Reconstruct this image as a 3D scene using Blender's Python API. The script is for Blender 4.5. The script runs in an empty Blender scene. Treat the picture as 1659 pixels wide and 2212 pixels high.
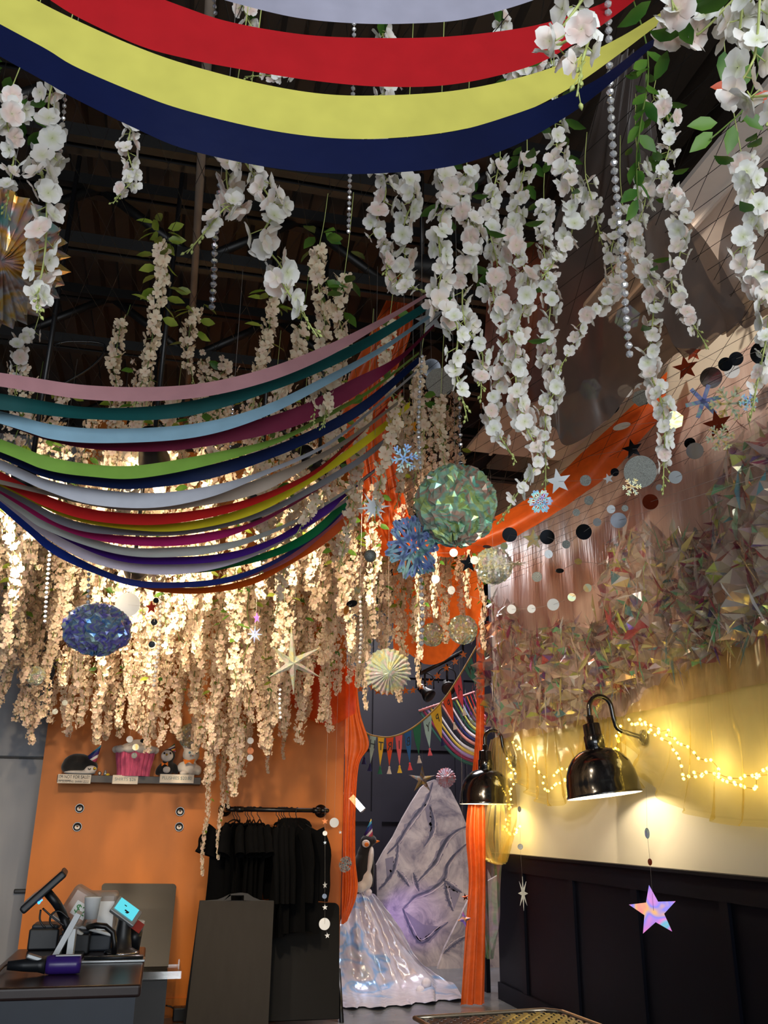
import bpy, bmesh, math, random
import numpy as np
from mathutils import Vector, Matrix, Euler
random.seed(7); np.random.seed(7)
SC = bpy.context.scene; COL = SC.collection
PI = math.pi
# ------------------------------------------------------------------ camera
W, H, FPX = 1659., 2212., 1900.
PITCH, YAW, ROLL = math.radians(19.53), math.radians(13.25), math.radians(0.6)
EYE = Vector((0, 0, 1.5))
FW = Vector((math.sin(YAW)*math.cos(PITCH), math.cos(YAW)*math.cos(PITCH), math.sin(PITCH)))
R0 = Vector((math.cos(YAW), -math.sin(YAW), 0)); U0 = R0.cross(FW)
RT = R0*math.cos(ROLL) + U0*math.sin(ROLL); UP = -R0*math.sin(ROLL) + U0*math.cos(ROLL)
cam = bpy.data.cameras.new('camera'); camo = bpy.data.objects.new('camera', cam); COL.objects.link(camo)
m = Matrix.Identity(4)
for i in range(3):
    m[i][0] = RT[i]; m[i][1] = UP[i]; m[i][2] = -FW[i]; m[i][3] = EYE[i]
camo.matrix_world = m
cam.sensor_fit = 'VERTICAL'; cam.sensor_height = 36.0; cam.lens = 36.0*FPX/H; cam.clip_start = 0.02; cam.clip_end = 100
SC.camera = camo
def ray(x, y): return FW*FPX + RT*(x-W/2) + UP*(H/2-y)
def at(x, y, Y=None, X=None, Z=None, d=None):
    """point of the room seen at photo pixel x, y on the plane Y=, X=, Z= or at viewing depth d"""
    r = ray(x, y)
    if Y is not None: t = (Y-EYE.y)/r.y
    elif X is not None: t = (X-EYE.x)/r.x
    elif Z is not None: t = (Z-EYE.z)/r.z
    else: t = d/FPX
    return EYE + r*t
def depth(p): return (p-EYE).dot(FW)
def px2m(n, p): return n*depth(p)/FPX
def V(*a): return Vector(a)
# ------------------------------------------------------------------ mesh builder
class MB:
    def __init__(s): s.v = []; s.f = []; s.c = []; s.sm = []; s.mi = []; s.cur = 0; s.col = None; s.smooth = False
    def add(s, vs, fs, smooth=None, cols=None):
        o = len(s.v); s.v += [tuple(v) for v in vs]
        sm = s.smooth if smooth is None else smooth
        for f in fs: s.f.append(tuple(i+o for i in f)); s.sm.append(sm); s.mi.append(s.cur)
        s.c += (list(cols) if cols is not None else [s.col or (1, 1, 1, 1)]*len(vs))
        return s
    def box(s, c, size, M=None, bev=0):
        x, y, z = [k/2 for k in size]; c = Vector(c)
        if bev <= 0:
            vs = [Vector((sx*x, sy*y, sz*z)) for sx in (-1, 1) for sy in (-1, 1) for sz in (-1, 1)]
            fs = [(0,1,3,2),(4,6,7,5),(0,4,5,1),(2,3,7,6),(0,2,6,4),(1,5,7,3)]
        else:
            bm = bmesh.new(); bmesh.ops.create_cube(bm, size=1)
            for v in bm.verts: v.co = Vector((v.co.x*2*x, v.co.y*2*y, v.co.z*2*z))
            bmesh.ops.bevel(bm, geom=bm.edges[:], offset=bev, segments=3, affect='EDGES', profile=.5)
            bm.verts.index_update(); vs = [v.co.copy() for v in bm.verts]; fs = [tuple(v.index for v in f.verts) for f in bm.faces]; bm.free()
        if M: vs = [M @ v for v in vs]
        return s.add([v+c for v in vs], fs)
    def tube(s, pts, r, n=8, cap=True):
        pts = [Vector(p) for p in pts]; k = len(pts)
        rs = r if isinstance(r, (list, tuple)) else [r]*k
        vs = []; fs = []
        t0 = (pts[1]-pts[0]).normalized(); a = t0.orthogonal().normalized()
        for i in range(k):
            t = (pts[min(i+1, k-1)]-pts[max(i-1, 0)])
            t = t.normalized() if t.length > 1e-9 else t0
            a = (a - t*a.dot(t)); a = a.normalized() if a.length > 1e-6 else t.orthogonal().normalized()
            b = t.cross(a)
            for j in range(n):
                q = 2*PI*j/n; vs.append(pts[i] + (a*math.cos(q)+b*math.sin(q))*rs[i])
        for i in range(k-1):
            for j in range(n): fs.append((i*n+j, i*n+(j+1) % n, (i+1)*n+(j+1) % n, (i+1)*n+j))
        if cap: fs.append(tuple(range(n))[::-1]); fs.append(tuple((k-1)*n+j for j in range(n)))
        return s.add(vs, fs, smooth=True)
    def lathe(s, prof, c=(0, 0, 0), n=24, M=None, sx=1, sy=1, smooth=True):
        c = Vector(c); vs = []; fs = []
        for r, z in prof:
            for j in range(n):
                q = 2*PI*j/n; v = Vector((r*math.cos(q)*sx, r*math.sin(q)*sy, z)); vs.append((M @ v if M else v)+c)
        for i in range(len(prof)-1):
            for j in range(n): fs.append((i*n+j, i*n+(j+1) % n, (i+1)*n+(j+1) % n, (i+1)*n+j))
        if prof[0][0] > 1e-5: fs.append(tuple(range(n))[::-1])
        if prof[-1][0] > 1e-5: fs.append(tuple((len(prof)-1)*n+j for j in range(n)))
        return s.add(vs, fs, smooth=smooth)
    def ball(s, c, r, n=12, M=None):
        rx, ry, rz = r if isinstance(r, (tuple, list)) else (r, r, r)
        k = max(4, n//2)
        prof = [(math.sin(PI*i/k)+(1e-6), -math.cos(PI*i/k)) for i in range(k+1)]
        Q = Matrix.Diagonal((rx, ry, rz)); Q = (M @ Q) if M else Q
        return s.lathe(prof, c, n, Q)
    def prism(s, poly, th, M=None, c=(0, 0, 0)):
        """2-D outline in x,y extruded along z by th, centred"""
        c = Vector(c); n = len(poly)
        vs = [Vector((x, y, -th/2)) for x, y in poly]+[Vector((x, y, th/2)) for x, y in poly]
        fs = [tuple(range(n))[::-1], tuple(range(n, 2*n))]+[(i, (i+1) % n, (i+1) % n+n, i+n) for i in range(n)]
        return s.add([(M @ v if M else v)+c for v in vs], fs)
    def grid(s, G, smooth=True, th=0):
        nu = len(G); nv = len(G[0]); vs = [p for row in G for p in row]
        fs = [(i*nv+j, i*nv+j+1, (i+1)*nv+j+1, (i+1)*nv+j) for i in range(nu-1) for j in range(nv-1)]
        return s.add(vs, fs, smooth=smooth)
    def build(s, name, mat, parent=None, world=False, loc=None, solid=0):
        me = bpy.data.meshes.new(name)
        vs = s.v
        if world and parent is not None:
            o = parent.location; vs = [(v[0]-o.x, v[1]-o.y, v[2]-o.z) for v in vs]
        elif loc is not None and world:
            vs = [(v[0]-loc[0], v[1]-loc[1], v[2]-loc[2]) for v in vs]
        me.from_pydata(vs, [], s.f); me.update()
        me.polygons.foreach_set('use_smooth', s.sm)
        for mt in (mat if isinstance(mat, (list, tuple)) else [mat]): me.materials.append(mt)
        if any(s.mi): me.polygons.foreach_set('material_index', s.mi)
        if any(c != (1, 1, 1, 1) for c in s.c):
            a = me.color_attributes.new('tint', 'FLOAT_COLOR', 'POINT'); a.data.foreach_set('color', [k for c in s.c for k in c])
        return link(name, me, parent, loc, solid)
def link(name, me, parent=None, loc=None, solid=0):
    o = bpy.data.objects.new(name, me); COL.objects.link(o)
    if parent is not None: o.parent = parent
    if loc is not None: o.location = loc
    if solid:
        md = o.modifiers.new('solid', 'SOLIDIFY'); md.thickness = solid; md.offset = 0
    return o
def tag(o, label=None, cat=None, group=None, kind=None):
    if label: o['label'] = label
    if cat: o['category'] = cat
    if group: o['group'] = group
    if kind: o['kind'] = kind
    return o
def thing(name, label, cat, loc=(0, 0, 0), rot=(0, 0, 0), group=None):
    o = bpy.data.objects.new(name, None); COL.objects.link(o); o.empty_display_size = .05
    o.location = loc; o.rotation_euler = rot
    return tag(o, label, cat, group)
def copy_tree(o, parent=None):
    c = o.copy(); COL.objects.link(c)
    if parent is not None: c.parent = parent
    for ch in list(KIDS.get(o.name, [])):
        copy_tree(ch, c)
    return c
KIDS = {}
def reg_kids():
    KIDS.clear()
    for o in bpy.data.objects:
        if o.parent: KIDS.setdefault(o.parent.name, []).append(o)
def struct(name, mb, mat, label=None, cat=None, parent=None, **k):
    o = mb.build(name, mat, parent, **k)
    if parent is None: tag(o, label, cat, kind='structure')
    return o
# ------------------------------------------------------------------ curves and cloth
def cr(pts, n):
    """Catmull-Rom resample to n points"""
    P = [Vector(p) for p in pts]
    if len(P) == 1: return P*n
    if len(P) == 2: return [P[0].lerp(P[1], i/(n-1)) for i in range(n)]
    out = []; L = [0]
    for a, b in zip(P, P[1:]): L.append(L[-1]+max((b-a).length, 1e-6))
    k = 0
    for i in range(n):
        t = L[-1]*i/(n-1)
        while k < len(P)-2 and t > L[k+1]: k += 1
        u = (t-L[k])/(L[k+1]-L[k])
        p1, p2 = P[k], P[k+1]; p0 = P[k-1] if k > 0 else p1*2-p2; p3 = P[k+2] if k+2 < len(P) else p2*2-p1
        out.append(.5*((2*p1)+(p2-p0)*u+(2*p0-5*p1+4*p2-p3)*u*u+(3*p1-p0-3*p2+p3)*u**3))
    return out
def nz(a, b, s=0):
    return (math.sin(a*1.7+s*3.1+1.3*math.sin(b*2.3+s))+math.sin(b*1.9-s*1.7+1.1*math.sin(a*2.9+s*2))+.6*math.sin(a*4.3+b*3.7+s*5))/2.6
def loft(curves, nu, nv, amp=0, freq=6, dirv=(0, -1, 0), seed=0, env=True, fine=0):
    """sheet through rows of points; pleats of height amp run across the rows"""
    rows = [cr(c, nu) for c in curves]
    G = [cr([r[i] for r in rows], nv) for i in range(nu)]
    d = Vector(dirv).normalized()
    for i in range(nu):
        for j in range(nv):
            u = i/(nu-1); v = j/(nv-1)
            e = (.35+.65*v) if env else 1
            k = amp*e*(math.sin(2*PI*(freq*u+.35*nz(u*3, v*2, seed)))+.5*nz(u*freq*2.2, v*3, seed+2))
            if fine: k += fine*nz(u*37, v*41, seed+5)
            G[i][j] = G[i][j]+d*k
    return G
def catenary(a, b, sag, n=24):
    a = Vector(a); b = Vector(b)
    return [a.lerp(b, i/(n-1))-V(0, 0, sag*4*(i/(n-1))*(1-i/(n-1))) for i in range(n)]
def face_cam(p, spin=0, tilt=(0, 0)):
    """matrix whose z looks from p to where the visitor stands, then tipped"""
    z = (EYE-Vector(p)).normalized(); x = V(0, 0, 1).cross(z).normalized(); y = z.cross(x)
    M = Matrix((x, y, z)).transposed()
    return M @ Euler((tilt[0], tilt[1], spin)).to_matrix()
def star_poly(r, n=5, inner=.45, a0=PI/2):
    return [((r if i % 2 == 0 else r*inner)*math.cos(a0+PI*i/n), (r if i % 2 == 0 else r*inner)*math.sin(a0+PI*i/n)) for i in range(2*n)]
def ngon(r, n=24, a0=0): return [(r*math.cos(a0+2*PI*i/n), r*math.sin(a0+2*PI*i/n)) for i in range(n)]
def text_mesh(txt, size, name='lettering', th=.0008):
    cu = bpy.data.curves.new('t', 'FONT'); cu.body = txt; cu.size = size; cu.align_x = 'CENTER'; cu.align_y = 'CENTER'; cu.extrude = th
    o = bpy.data.objects.new('t', cu); COL.objects.link(o)
    bpy.context.view_layer.update()
    me = bpy.data.meshes.new_from_object(o.evaluated_get(bpy.context.evaluated_depsgraph_get()))
    bpy.data.objects.remove(o); bpy.data.curves.remove(cu); me.name = name
    return me
def blob(name, ells, mat, parent=None, vox=.012, loc=None, smooth=6):
    """one continuous soft body from overlapping ellipsoids (centre, radii, optional rotation)"""
    mb = MB()
    for e in ells: mb.ball(e[0], e[1], 16, e[2] if len(e) > 2 else None)
    o = mb.build(name, mat, parent, loc=loc)
    r = o.modifiers.new('weld', 'REMESH'); r.mode = 'VOXEL'; r.voxel_size = vox; r.use_smooth_shade = True
    s = o.modifiers.new('soft', 'SMOOTH'); s.iterations = smooth; s.factor = .5
    return o
# ------------------------------------------------------------------ materials
def L(c):  # 0-255 sRGB to linear
    return tuple((k/255/12.92 if k/255 <= .04045 else ((k/255+.055)/1.055)**2.4) for k in c[:3])+(1,)
class NT:
    def __init__(s, name):
        s.m = bpy.data.materials.new(name); s.m.use_nodes = True; s.t = s.m.node_tree; s.t.nodes.clear()
        s.out = s.n('ShaderNodeOutputMaterial')
    def n(s, typ, **k):
        nd = s.t.nodes.new(typ)
        for a, b in k.items():
            if a in nd.inputs.keys(): nd.inputs[a].default_value = b
            else: setattr(nd, a, b)
        return nd
    def l(s, a, b): s.t.links.new(a, b)
    def coord(s, kind='Object'):
        return s.n('ShaderNodeTexCoord').outputs[kind]
    def noise(s, vec, scale, detail=3, rough=.5, dist=0):
        q = s.n('ShaderNodeTexNoise'); s.l(vec, q.inputs['Vector']); q.inputs['Scale'].default_value = scale
        q.inputs['Detail'].default_value = detail; q.inputs['Roughness'].default_value = rough; q.inputs['Distortion'].default_value = dist
        return q.outputs['Fac']
    def ramp(s, fac, stops):
        r = s.n('ShaderNodeValToRGB'); s.l(fac, r.inputs[0]); e = r.color_ramp.elements
        while len(e) < len(stops): e.new(.5)
        for k, (p, c) in enumerate(stops): e[k].position = p; e[k].color = c if len(c) == 4 else tuple(c)+(1,)
        return r.outputs[0]
    def mixc(s, fac, a, b, blend='MIX'):
        q = s.n('ShaderNodeMix', data_type='RGBA', blend_type=blend)
        for sock, v in ((q.inputs[0], fac), (q.inputs[6], a), (q.inputs[7], b)):
            if hasattr(v, 'links'): s.l(v, sock)
            else: sock.default_value = v
        return q.outputs[2]
    def math(s, op, a, b=0):
        q = s.n('ShaderNodeMath', operation=op)
        for sock, v in ((q.inputs[0], a), (q.inputs[1], b)):
            if hasattr(v, 'links'): s.l(v, sock)
            else: sock.default_value = v
        return q.outputs[0]
    def bsdf(s, **k):
        b = s.n('ShaderNodeBsdfPrincipled')
        for a, v in k.items():
            a = a.replace('_', ' ')
            if hasattr(v, 'links'): s.l(v, b.inputs[a])
            else: b.inputs[a].default_value = v
        return b
    def bump(s, h, strength=.3, dist=.01):
        q = s.n('ShaderNodeBump'); s.l(h, q.inputs['Height']); q.inputs['Strength'].default_value = strength; q.inputs['Distance'].default_value = dist
        return q.outputs[0]
    def mix(s, f, a, b):
        q = s.n('ShaderNodeMixShader')
        if hasattr(f, 'links'): s.l(f, q.inputs[0])
        else: q.inputs[0].default_value = f
        s.l(a, q.inputs[1]); s.l(b, q.inputs[2]); return q.outputs[0]
    def done(s, sh):
        s.l(sh, s.out.inputs['Surface']); return s.m
def plain(name, c, rough=.5, metal=0, vary=.12, scale=8, bump=0, bscale=60, spec=.5, coat=0, sheen=0, stretch=None):
    t = NT(name); vec = t.coord()
    if stretch:
        mp = t.n('ShaderNodeMapping'); t.l(vec, mp.inputs['Vector']); mp.inputs['Scale'].default_value = stretch; vec = mp.outputs[0]
    c = L(c); f = t.noise(vec, scale, 4)
    dk = tuple(k*(1-vary) for k in c[:3])+(1,); lt = tuple(min(1, k*(1+vary)) for k in c[:3])+(1,)
    col = t.ramp(f, [(.3, dk), (.7, lt)])
    b = t.bsdf(Base_Color=col, Roughness=rough, Metallic=metal, Specular_IOR_Level=spec, Coat_Weight=coat, Sheen_Weight=sheen)
    if bump: t.l(t.bump(t.noise(vec, bscale, 3), bump, .004), b.inputs['Normal'])
    return t.done(b.outputs[0])
def emit(name, c, strength):
    t = NT(name); e = t.n('ShaderNodeEmission'); e.inputs[0].default_value = L(c); e.inputs[1].default_value = strength
    return t.done(e.outputs[0])
def irid(name, cols, alpha=.5, rough=.15, scale=6, metal=.6, film=420, dist=1.5, stretch=(1, 1, 1), bump=0):
    """iridescent film: pale dichroic tints plus real thin-film interference"""
    t = NT(name); mp = t.n('ShaderNodeMapping'); t.l(t.coord(), mp.inputs['Vector']); mp.inputs['Scale'].default_value = stretch; vec = mp.outputs[0]
    f = t.noise(vec, scale, 2, .5, dist); k = len(cols)
    col = t.ramp(f, [(.25+.5*i/(k-1), L(c)) for i, c in enumerate(cols)])
    f2 = t.noise(vec, scale*.7, 2, .5, 1)
    thick = t.math('MULTIPLY_ADD', f2, 500); thick.node.inputs[2].default_value = film-250
    b = t.bsdf(Base_Color=col, Metallic=metal, Roughness=rough, Thin_Film_Thickness=thick, Thin_Film_IOR=1.45, Alpha=alpha, Specular_IOR_Level=.8)
    if bump: t.l(t.bump(t.noise(vec, scale*5, 3), bump, .01), b.inputs['Normal'])
    return t.done(b.outputs[0])
def sheer(name, c, alpha=.5, gloss=.15, rough=.3, tint=None, weave=True, scale=5, transl=.5):
    """thin see-through cloth"""
    t = NT(name); vec = t.coord(); c = L(c)
    f = t.noise(vec, scale, 3); col = t.ramp(f, [(.3, tuple(k*.85 for k in c[:3])), (.7, tuple(min(1, k*1.12) for k in c[:3]))])
    df = t.n('ShaderNodeBsdfDiffuse'); t.l(col, df.inputs[0]); tr = t.n('ShaderNodeBsdfTranslucent'); t.l(col, tr.inputs[0])
    sh = t.mix(transl, df.outputs[0], tr.outputs[0])
    gl = t.n('ShaderNodeBsdfAnisotropic' if False else 'ShaderNodeBsdfGlossy'); gl.inputs['Roughness'].default_value = rough; gl.inputs[0].default_value = (1, 1, 1, 1) if gloss < .3 else c
    sh = t.mix(gloss, sh, gl.outputs[0])
    tp = t.n('ShaderNodeBsdfTransparent'); tp.inputs[0].default_value = L(tint) if tint else (1, 1, 1, 1)
    fa = t.math('MULTIPLY_ADD', t.noise(vec, scale*2.3, 2), .25); fa.node.inputs[2].default_value = alpha-.125
    return t.done(t.mix(fa, tp.outputs[0], sh))
def petal_mat(name, tipc, rootc, transl=.35):
    t = NT(name); a = t.n('ShaderNodeAttribute', attribute_name='tint')
    sep = t.n('ShaderNodeSeparateColor'); t.l(a.outputs['Color'], sep.inputs[0])
    col = t.mixc(sep.outputs[0], L(tipc), L(rootc)); col = t.mixc(sep.outputs[1], col, L((250, 218, 208)))
    df = t.bsdf(Base_Color=col, Roughness=.6, Specular_IOR_Level=.25); tr = t.n('ShaderNodeBsdfTranslucent'); t.l(col, tr.inputs[0])
    return t.done(t.mix(transl, df.outputs[0], tr.outputs[0]))
def ribbon_mat(name, c):
    t = NT(name); vec = t.coord(); c = L(c); f = t.noise(vec, 14, 2)
    col = t.ramp(f, [(.3, tuple(k*.93 for k in c[:3])), (.7, tuple(min(1, k*1.05) for k in c[:3]))])
    b = t.bsdf(Base_Color=col, Roughness=.42, Specular_IOR_Level=.35)
    t.l(t.bump(t.noise(vec, 30, 2), .12, .006), b.inputs['Normal'])
    tr = t.n('ShaderNodeBsdfTranslucent'); t.l(col, tr.inputs[0])
    return t.done(t.mix(.18, b.outputs[0], tr.outputs[0]))
M = {}
M['navy_panel'] = plain('navy_panel_paint', (6, 8, 19), .5, spec=.12, vary=.1, scale=3, bump=.05, bscale=25)
M['navy_room'] = plain('navy_room_paint', (34, 32, 44), .5, vary=.12, scale=3)
M['cream'] = plain('cream_wall_paint', (226, 219, 200), .7, vary=.04, scale=2, bump=.05)
M['orange_wall'] = plain('orange_wall_paint', (204, 118, 38), .55, vary=.16, scale=2.2, bump=.06, stretch=(1, 1, .45))
M['grey_door'] = plain('grey_door_paint', (150, 154, 162), .5, vary=.08, scale=2, stretch=(3, 1, .3))
M['deck'] = plain('steel_deck', (60, 50, 42), .6, metal=.2, vary=.15, scale=2)
M['joist'] = plain('black_steel', (16, 15, 15), .5, vary=.2)
M['pipe'] = plain('grey_conduit', (120, 105, 92), .5, metal=.3)
M['white_soffit'] = plain('soffit_white', (236, 224, 212), .7, vary=.04)
M['floor'] = plain('polished_concrete', (112, 116, 124), .22, vary=.25, scale=3)
M['black_metal'] = plain('black_metal', (14, 14, 17), .35, vary=.15)
M['black_plastic'] = plain('black_plastic', (24, 27, 32), .4, vary=.12)
M['chrome'] = plain('chrome', (200, 200, 205), .15, metal=1, vary=.05)
M['thread'] = plain('clear_thread', (150, 145, 140), .4)
M['green_stem'] = plain('green_stem', (96, 120, 52), .5)
M['stem_pale'] = plain('pale_stem', (176, 186, 110), .5)
M['petal'] = petal_mat('white_silk_petal', (252, 252, 248), (214, 222, 160), .25)
M['petal_pink'] = petal_mat('pink_silk_petal', (248, 234, 204), (230, 188, 150), .3)
def leaf_mat(name, c1, c2):
    t = NT(name); vec = t.coord(); col = t.ramp(t.noise(vec, 9, 2), [(.35, L(c1)), (.65, L(c2))])
    b = t.bsdf(Base_Color=col, Roughness=.4); tr = t.n('ShaderNodeBsdfTranslucent'); t.l(col, tr.inputs[0])
    return t.done(t.mix(.4, b.outputs[0], tr.outputs[0]))
M['leaf'] = leaf_mat('green_leaf', (50, 104, 36), (116, 164, 62))
M['leaf_lime'] = leaf_mat('lime_leaf', (110, 140, 40), (176, 190, 80))
# ------------------------------------------------------------------ the room
WX, OY = 3.2, 8.3          # right wall plane, orange wall plane
XL = at(105, 1555, Y=OY).x; XR = at(742, 1700, Y=OY).x
CEIL = 5.3
struct('floor', MB().box((.6, 4.3, -.05), (9.4, 16.8, .1)), M['floor'], 'dark polished concrete floor running into the back room', 'floor')
# corrugated deck
prof = []
x = -4.1
while x < 5.3:
    prof += [(x, 0), (x+.09, 0), (x+.115, .06), (x+.205, .06), (x+.23, 0)]; x += .23
mb = MB(); mb.add([(a, -4, CEIL+b) for a, b in prof]+[(a, 12.6, CEIL+b) for a, b in prof], [(i, i+1, i+1+len(prof), i+len(prof)) for i in range(len(prof)-1)])
mb.box((.6, 4.3, CEIL+.15), (9.4, 16.8, .1))
struct('ceiling', mb, M['deck'], 'dark corrugated steel deck high overhead', 'ceiling')
# right wall: cream above, navy wainscot below
struct('wall_right', MB().box((WX+.1, 2.3, CEIL/2), (.2, 12.6, CEIL)), M['cream'], 'cream wall on the right above the navy wainscot', 'wall')
RAIL = at(1088, 1843, X=WX).z
w = MB(); w.box((WX-.012, 2.3, RAIL/2), (.024, 12.6, RAIL))
w.box((WX-.03, 2.3, RAIL-.075), (.035, 12.6, .15)); w.box((WX-.04, 2.3, RAIL-.008), (.07, 12.6, .02))
for xx, yy in ((1139, 2000), (1248, 2000), (1387, 2000), (1582, 2000), (1860, 2000)):
    w.box((WX-.03, at(xx, yy, X=WX).y, RAIL/2), (.03, .085, RAIL))
w.box((WX-.03, at(1056, 2050, X=WX).y, RAIL/2), (.04, .1, RAIL))
struct('trim_1', w, M['navy_panel'], 'navy board and batten wainscot with a flat cap rail', 'wainscot')
struct('trim_2', MB().box((WX-.03, 2.3, .07), (.04, 12.6, .14)), M['navy_panel'], 'navy skirting under the wainscot', 'skirting')
# orange wall
struct('wall_back', MB().box(((XL+XR)/2, OY+.1, CEIL/2), (XR-XL, .2, CEIL)), M['orange_wall'], 'orange painted wall behind the counter', 'wall')
struct('baseboard_back', MB().box(((XL+XR)/2, OY-.01, .07), (XR-XL, .02, .14)), M['orange_wall'], 'orange skirting board', 'skirting')
# grey wall with the door at the far left
struct('wall_left', MB().box((-3.95, 2.3, CEIL/2), (.2, 12.6, CEIL)), M['grey_door'], 'grey wall at the far left', 'wall')
gy = 8.75
struct('wall_rear', MB().box((-2.3, gy+.1, CEIL/2), (3.5, .2, CEIL)), M['grey_door'], 'grey wall beside the orange wall', 'wall')
d = MB(); zt = at(40, 1640, Y=gy).z; d.box((-1.62, gy-.03, zt/2), (1.5, .06, zt)); d.box((-1.62, gy-.02, zt+.5), (1.5, .04, .95))
struct('door_1', d, M['grey_door'], 'flat grey door left of the orange wall', 'door')
do = bpy.data.objects['door_1']
h = MB(); hp = at(49, 1925, Y=gy-.08); h.box((hp.x-.02, hp.y, hp.z), (.1, .03, .035), bev=.008); h.tube([(hp.x-.06, hp.y, hp.z), (hp.x-.06, gy-.05, hp.z)], .012)
h.build('door_handle', M['black_metal'], do, world=True)
struct('trim_3', MB().box((-1.62, gy-.035, zt+.008), (1.52, .05, .02)), M['joist'], 'dark joint line above the grey door', 'trim')
# front wall with two windows behind the visitor
FY = -3.6
fwm = MB()
for cx, wx in ((-3.4, 1.1), (.0, .9), (2.85, .9)): fwm.box((cx, FY, CEIL/2), (wx, .2, CEIL))
for cx in (-1.65, 1.42): fwm.box((cx, FY, .4), (2.4, .2, .8)); fwm.box((cx, FY, CEIL-.9), (2.4, .2, 1.8))
struct('wall_front', fwm, M['cream'], 'street front wall with two big windows', 'wall')
for k, cx in enumerate((-1.65, 1.42)):
    wf = MB()
    for q in (-1.17, 0, 1.17): wf.box((cx+q, FY, 2.15), (.06, .12, 2.7))
    for q in (.83, 3.47): wf.box((cx, FY, q), (2.4, .12, .06))
    struct('window_%d' % (k+1), wf, M['black_metal'], 'black framed shop window', 'window')
# back room
BY = 12.2
bw = MB(); bw.box((2.6, BY+.1, CEIL/2), (6.0, .2, CEIL)); 
for px_ in (815, 992, 1130): 
    q = at(px_, 1600, Y=BY-.02).x; bw.box((q, BY-.02, CEIL/2), (.14, .05, CEIL)); 
for py_ in (1765, 1610, 1455):
    q = at(900, py_, Y=BY-.02).z; bw.box((2.6, BY-.02, q), (6, .045, .13))
struct('wall_far', bw, M['navy_room'], 'dark navy panelled wall of the back room', 'wall')
struct('wall_side', MB().box((5.0, 10.4, CEIL/2), (.2, 3.9, CEIL)), M['navy_room'], 'side wall of the back room', 'wall')
struct('wall_inner', MB().box((.0, 10.3, CEIL/2), (.2, 3.5, CEIL)), M['navy_room'], 'inner side wall of the back room', 'wall')
struct('wall_return', MB().box((4.2, 8.85, CEIL/2), (1.8, .2, CEIL)), M['navy_room'], 'return wall right of the doorway', 'wall')
# white soffit along the top of the right wall
se = at(1478, 400, X=2.3); far = at(1020, 975, Z=se.z)
s_ = MB(); s_.box(((2.3+WX)/2, (far.y+.2)/2, se.z+.015), (WX-2.3, far.y-.2, .03))
s_.box((2.52, (far.y+.2)/2, se.z-.008), (.02, far.y-.2, .03))
struct('trim_4', s_, M['white_soffit'], 'white boxed soffit high along the right wall', 'soffit')
# steel joists: truss girders across the room
def joist(Y, z, deepn, label):
    t = thing('roof_truss', label, 'truss', (0, Y, z))
    c = MB()
    for dz in (0, deepn):
        for sy in (-.045, .045): c.box((.5, sy, dz), (8.8, .055, .075))
    c.build('chord', M['joist'], t)
    wb = MB(); x = -3.8; up = False
    while x < 4.5:
        a = (x, 0, 0 if not up else deepn); b = (x+.62, 0, deepn if not up else 0)
        wb.tube([a, b], .032, 5); x += .62; up = not up
    wb.build('web', M['joist'], t)
joist(at(430, 345, Z=4.75).y, 4.75, .42, 'black steel roof truss nearest, seen below the navy ribbon')
joist(at(430, 565, Z=4.75).y, 4.75, .42, 'black steel roof truss, second from the visitor')
joist(at(430, 775, Z=4.75).y, 4.75, .42, 'black steel roof truss just above the pink ribbon')
joist(7.6, 4.75, .42, 'black steel roof truss deepest in the room, behind the flower curtain')
cp = at(434, 340, Z=4.7)
tag(MB().tube([(cp.x, cp.y-1, 4.7), (cp.x+.01, 7.8, 4.7)], .022).build('conduit', M['pipe']), 'thin grey conduit running along under the roof trusses', 'pipe')
cb = MB(); a0 = at(220, 745, Y=5.2); b0 = at(215, 850, Y=5.2)
cb.tube(cr([at(118, 745, Y=5.2), at(150, 738, Y=5.2), at(225, 745, Y=5.2), at(200, 790, Y=5.2), at(100, 850, Y=5.2)], 20), .008)
tag(cb.build('cable', M['black_metal']), 'loose black cable looping from the truss near the foil fan', 'cable')
# netting that carries the decorations
NZ = 3.75
nt = MB()
for i in range(-26, 50):
    x = i*.12
    nt.tube([(x-1.0, .2, NZ), (x+1.2, 8.1, NZ)], .0014, 3, False)
    nt.tube([(x+1.0, .2, NZ+.002), (x-1.2, 8.1, NZ+.002)], .0014, 3, False)
tag(nt.build('ceiling_netting', M['joist']), 'fine black netting stretched under the roof to hold the decorations', 'netting')
# ------------------------------------------------------------------ ribbons
def rib(label, col, spec, Y, w, name='ribbon', extend=True, group=None, Y2=None):
    """spec: (x, top y, bottom y) in the photo; real width w kept by letting the ribbon lean"""
    spec = list(spec)
    if extend:
        (x0, a0, b0), (x1, a1, b1) = spec[0], spec[1]
        k = -420/(x1-x0); spec.insert(0, (x0-420, a0+(a1-a0)*k, b0+(b1-b0)*k))
    n = 120
    cs = cr([V(a, (b+c)/2, c-b) for a, b, c in spec], n)
    A = []; B = []
    for i, p in enumerate(cs):
        t = i/(n-1); Yc = Y if Y2 is None else Y+(Y2-Y)*t
        h = max(p.z, 2.5)/2
        def ends(dl): return at(p.x, p.y-h, Y=Yc+dl), at(p.x, p.y+h, Y=Yc-dl)
        lo, hi = 0, w*.6
        a, b = ends(0)
        if (a-b).length < w:
            for _ in range(24):
                mid = (lo+hi)/2; a, b = ends(mid)
                if (a-b).length < w: lo = mid
                else: hi = mid
        A.append(a); B.append(b)
    G = [[A[i], B[i]] for i in range(n)]
    c = A[n//2]
    mb = MB(); mb.grid(G)
    o = mb.build(name, ribbon_mat(label.split(' ')[0]+'_satin', col), world=True, loc=c)
    return tag(o, label, 'ribbon', group)
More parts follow.
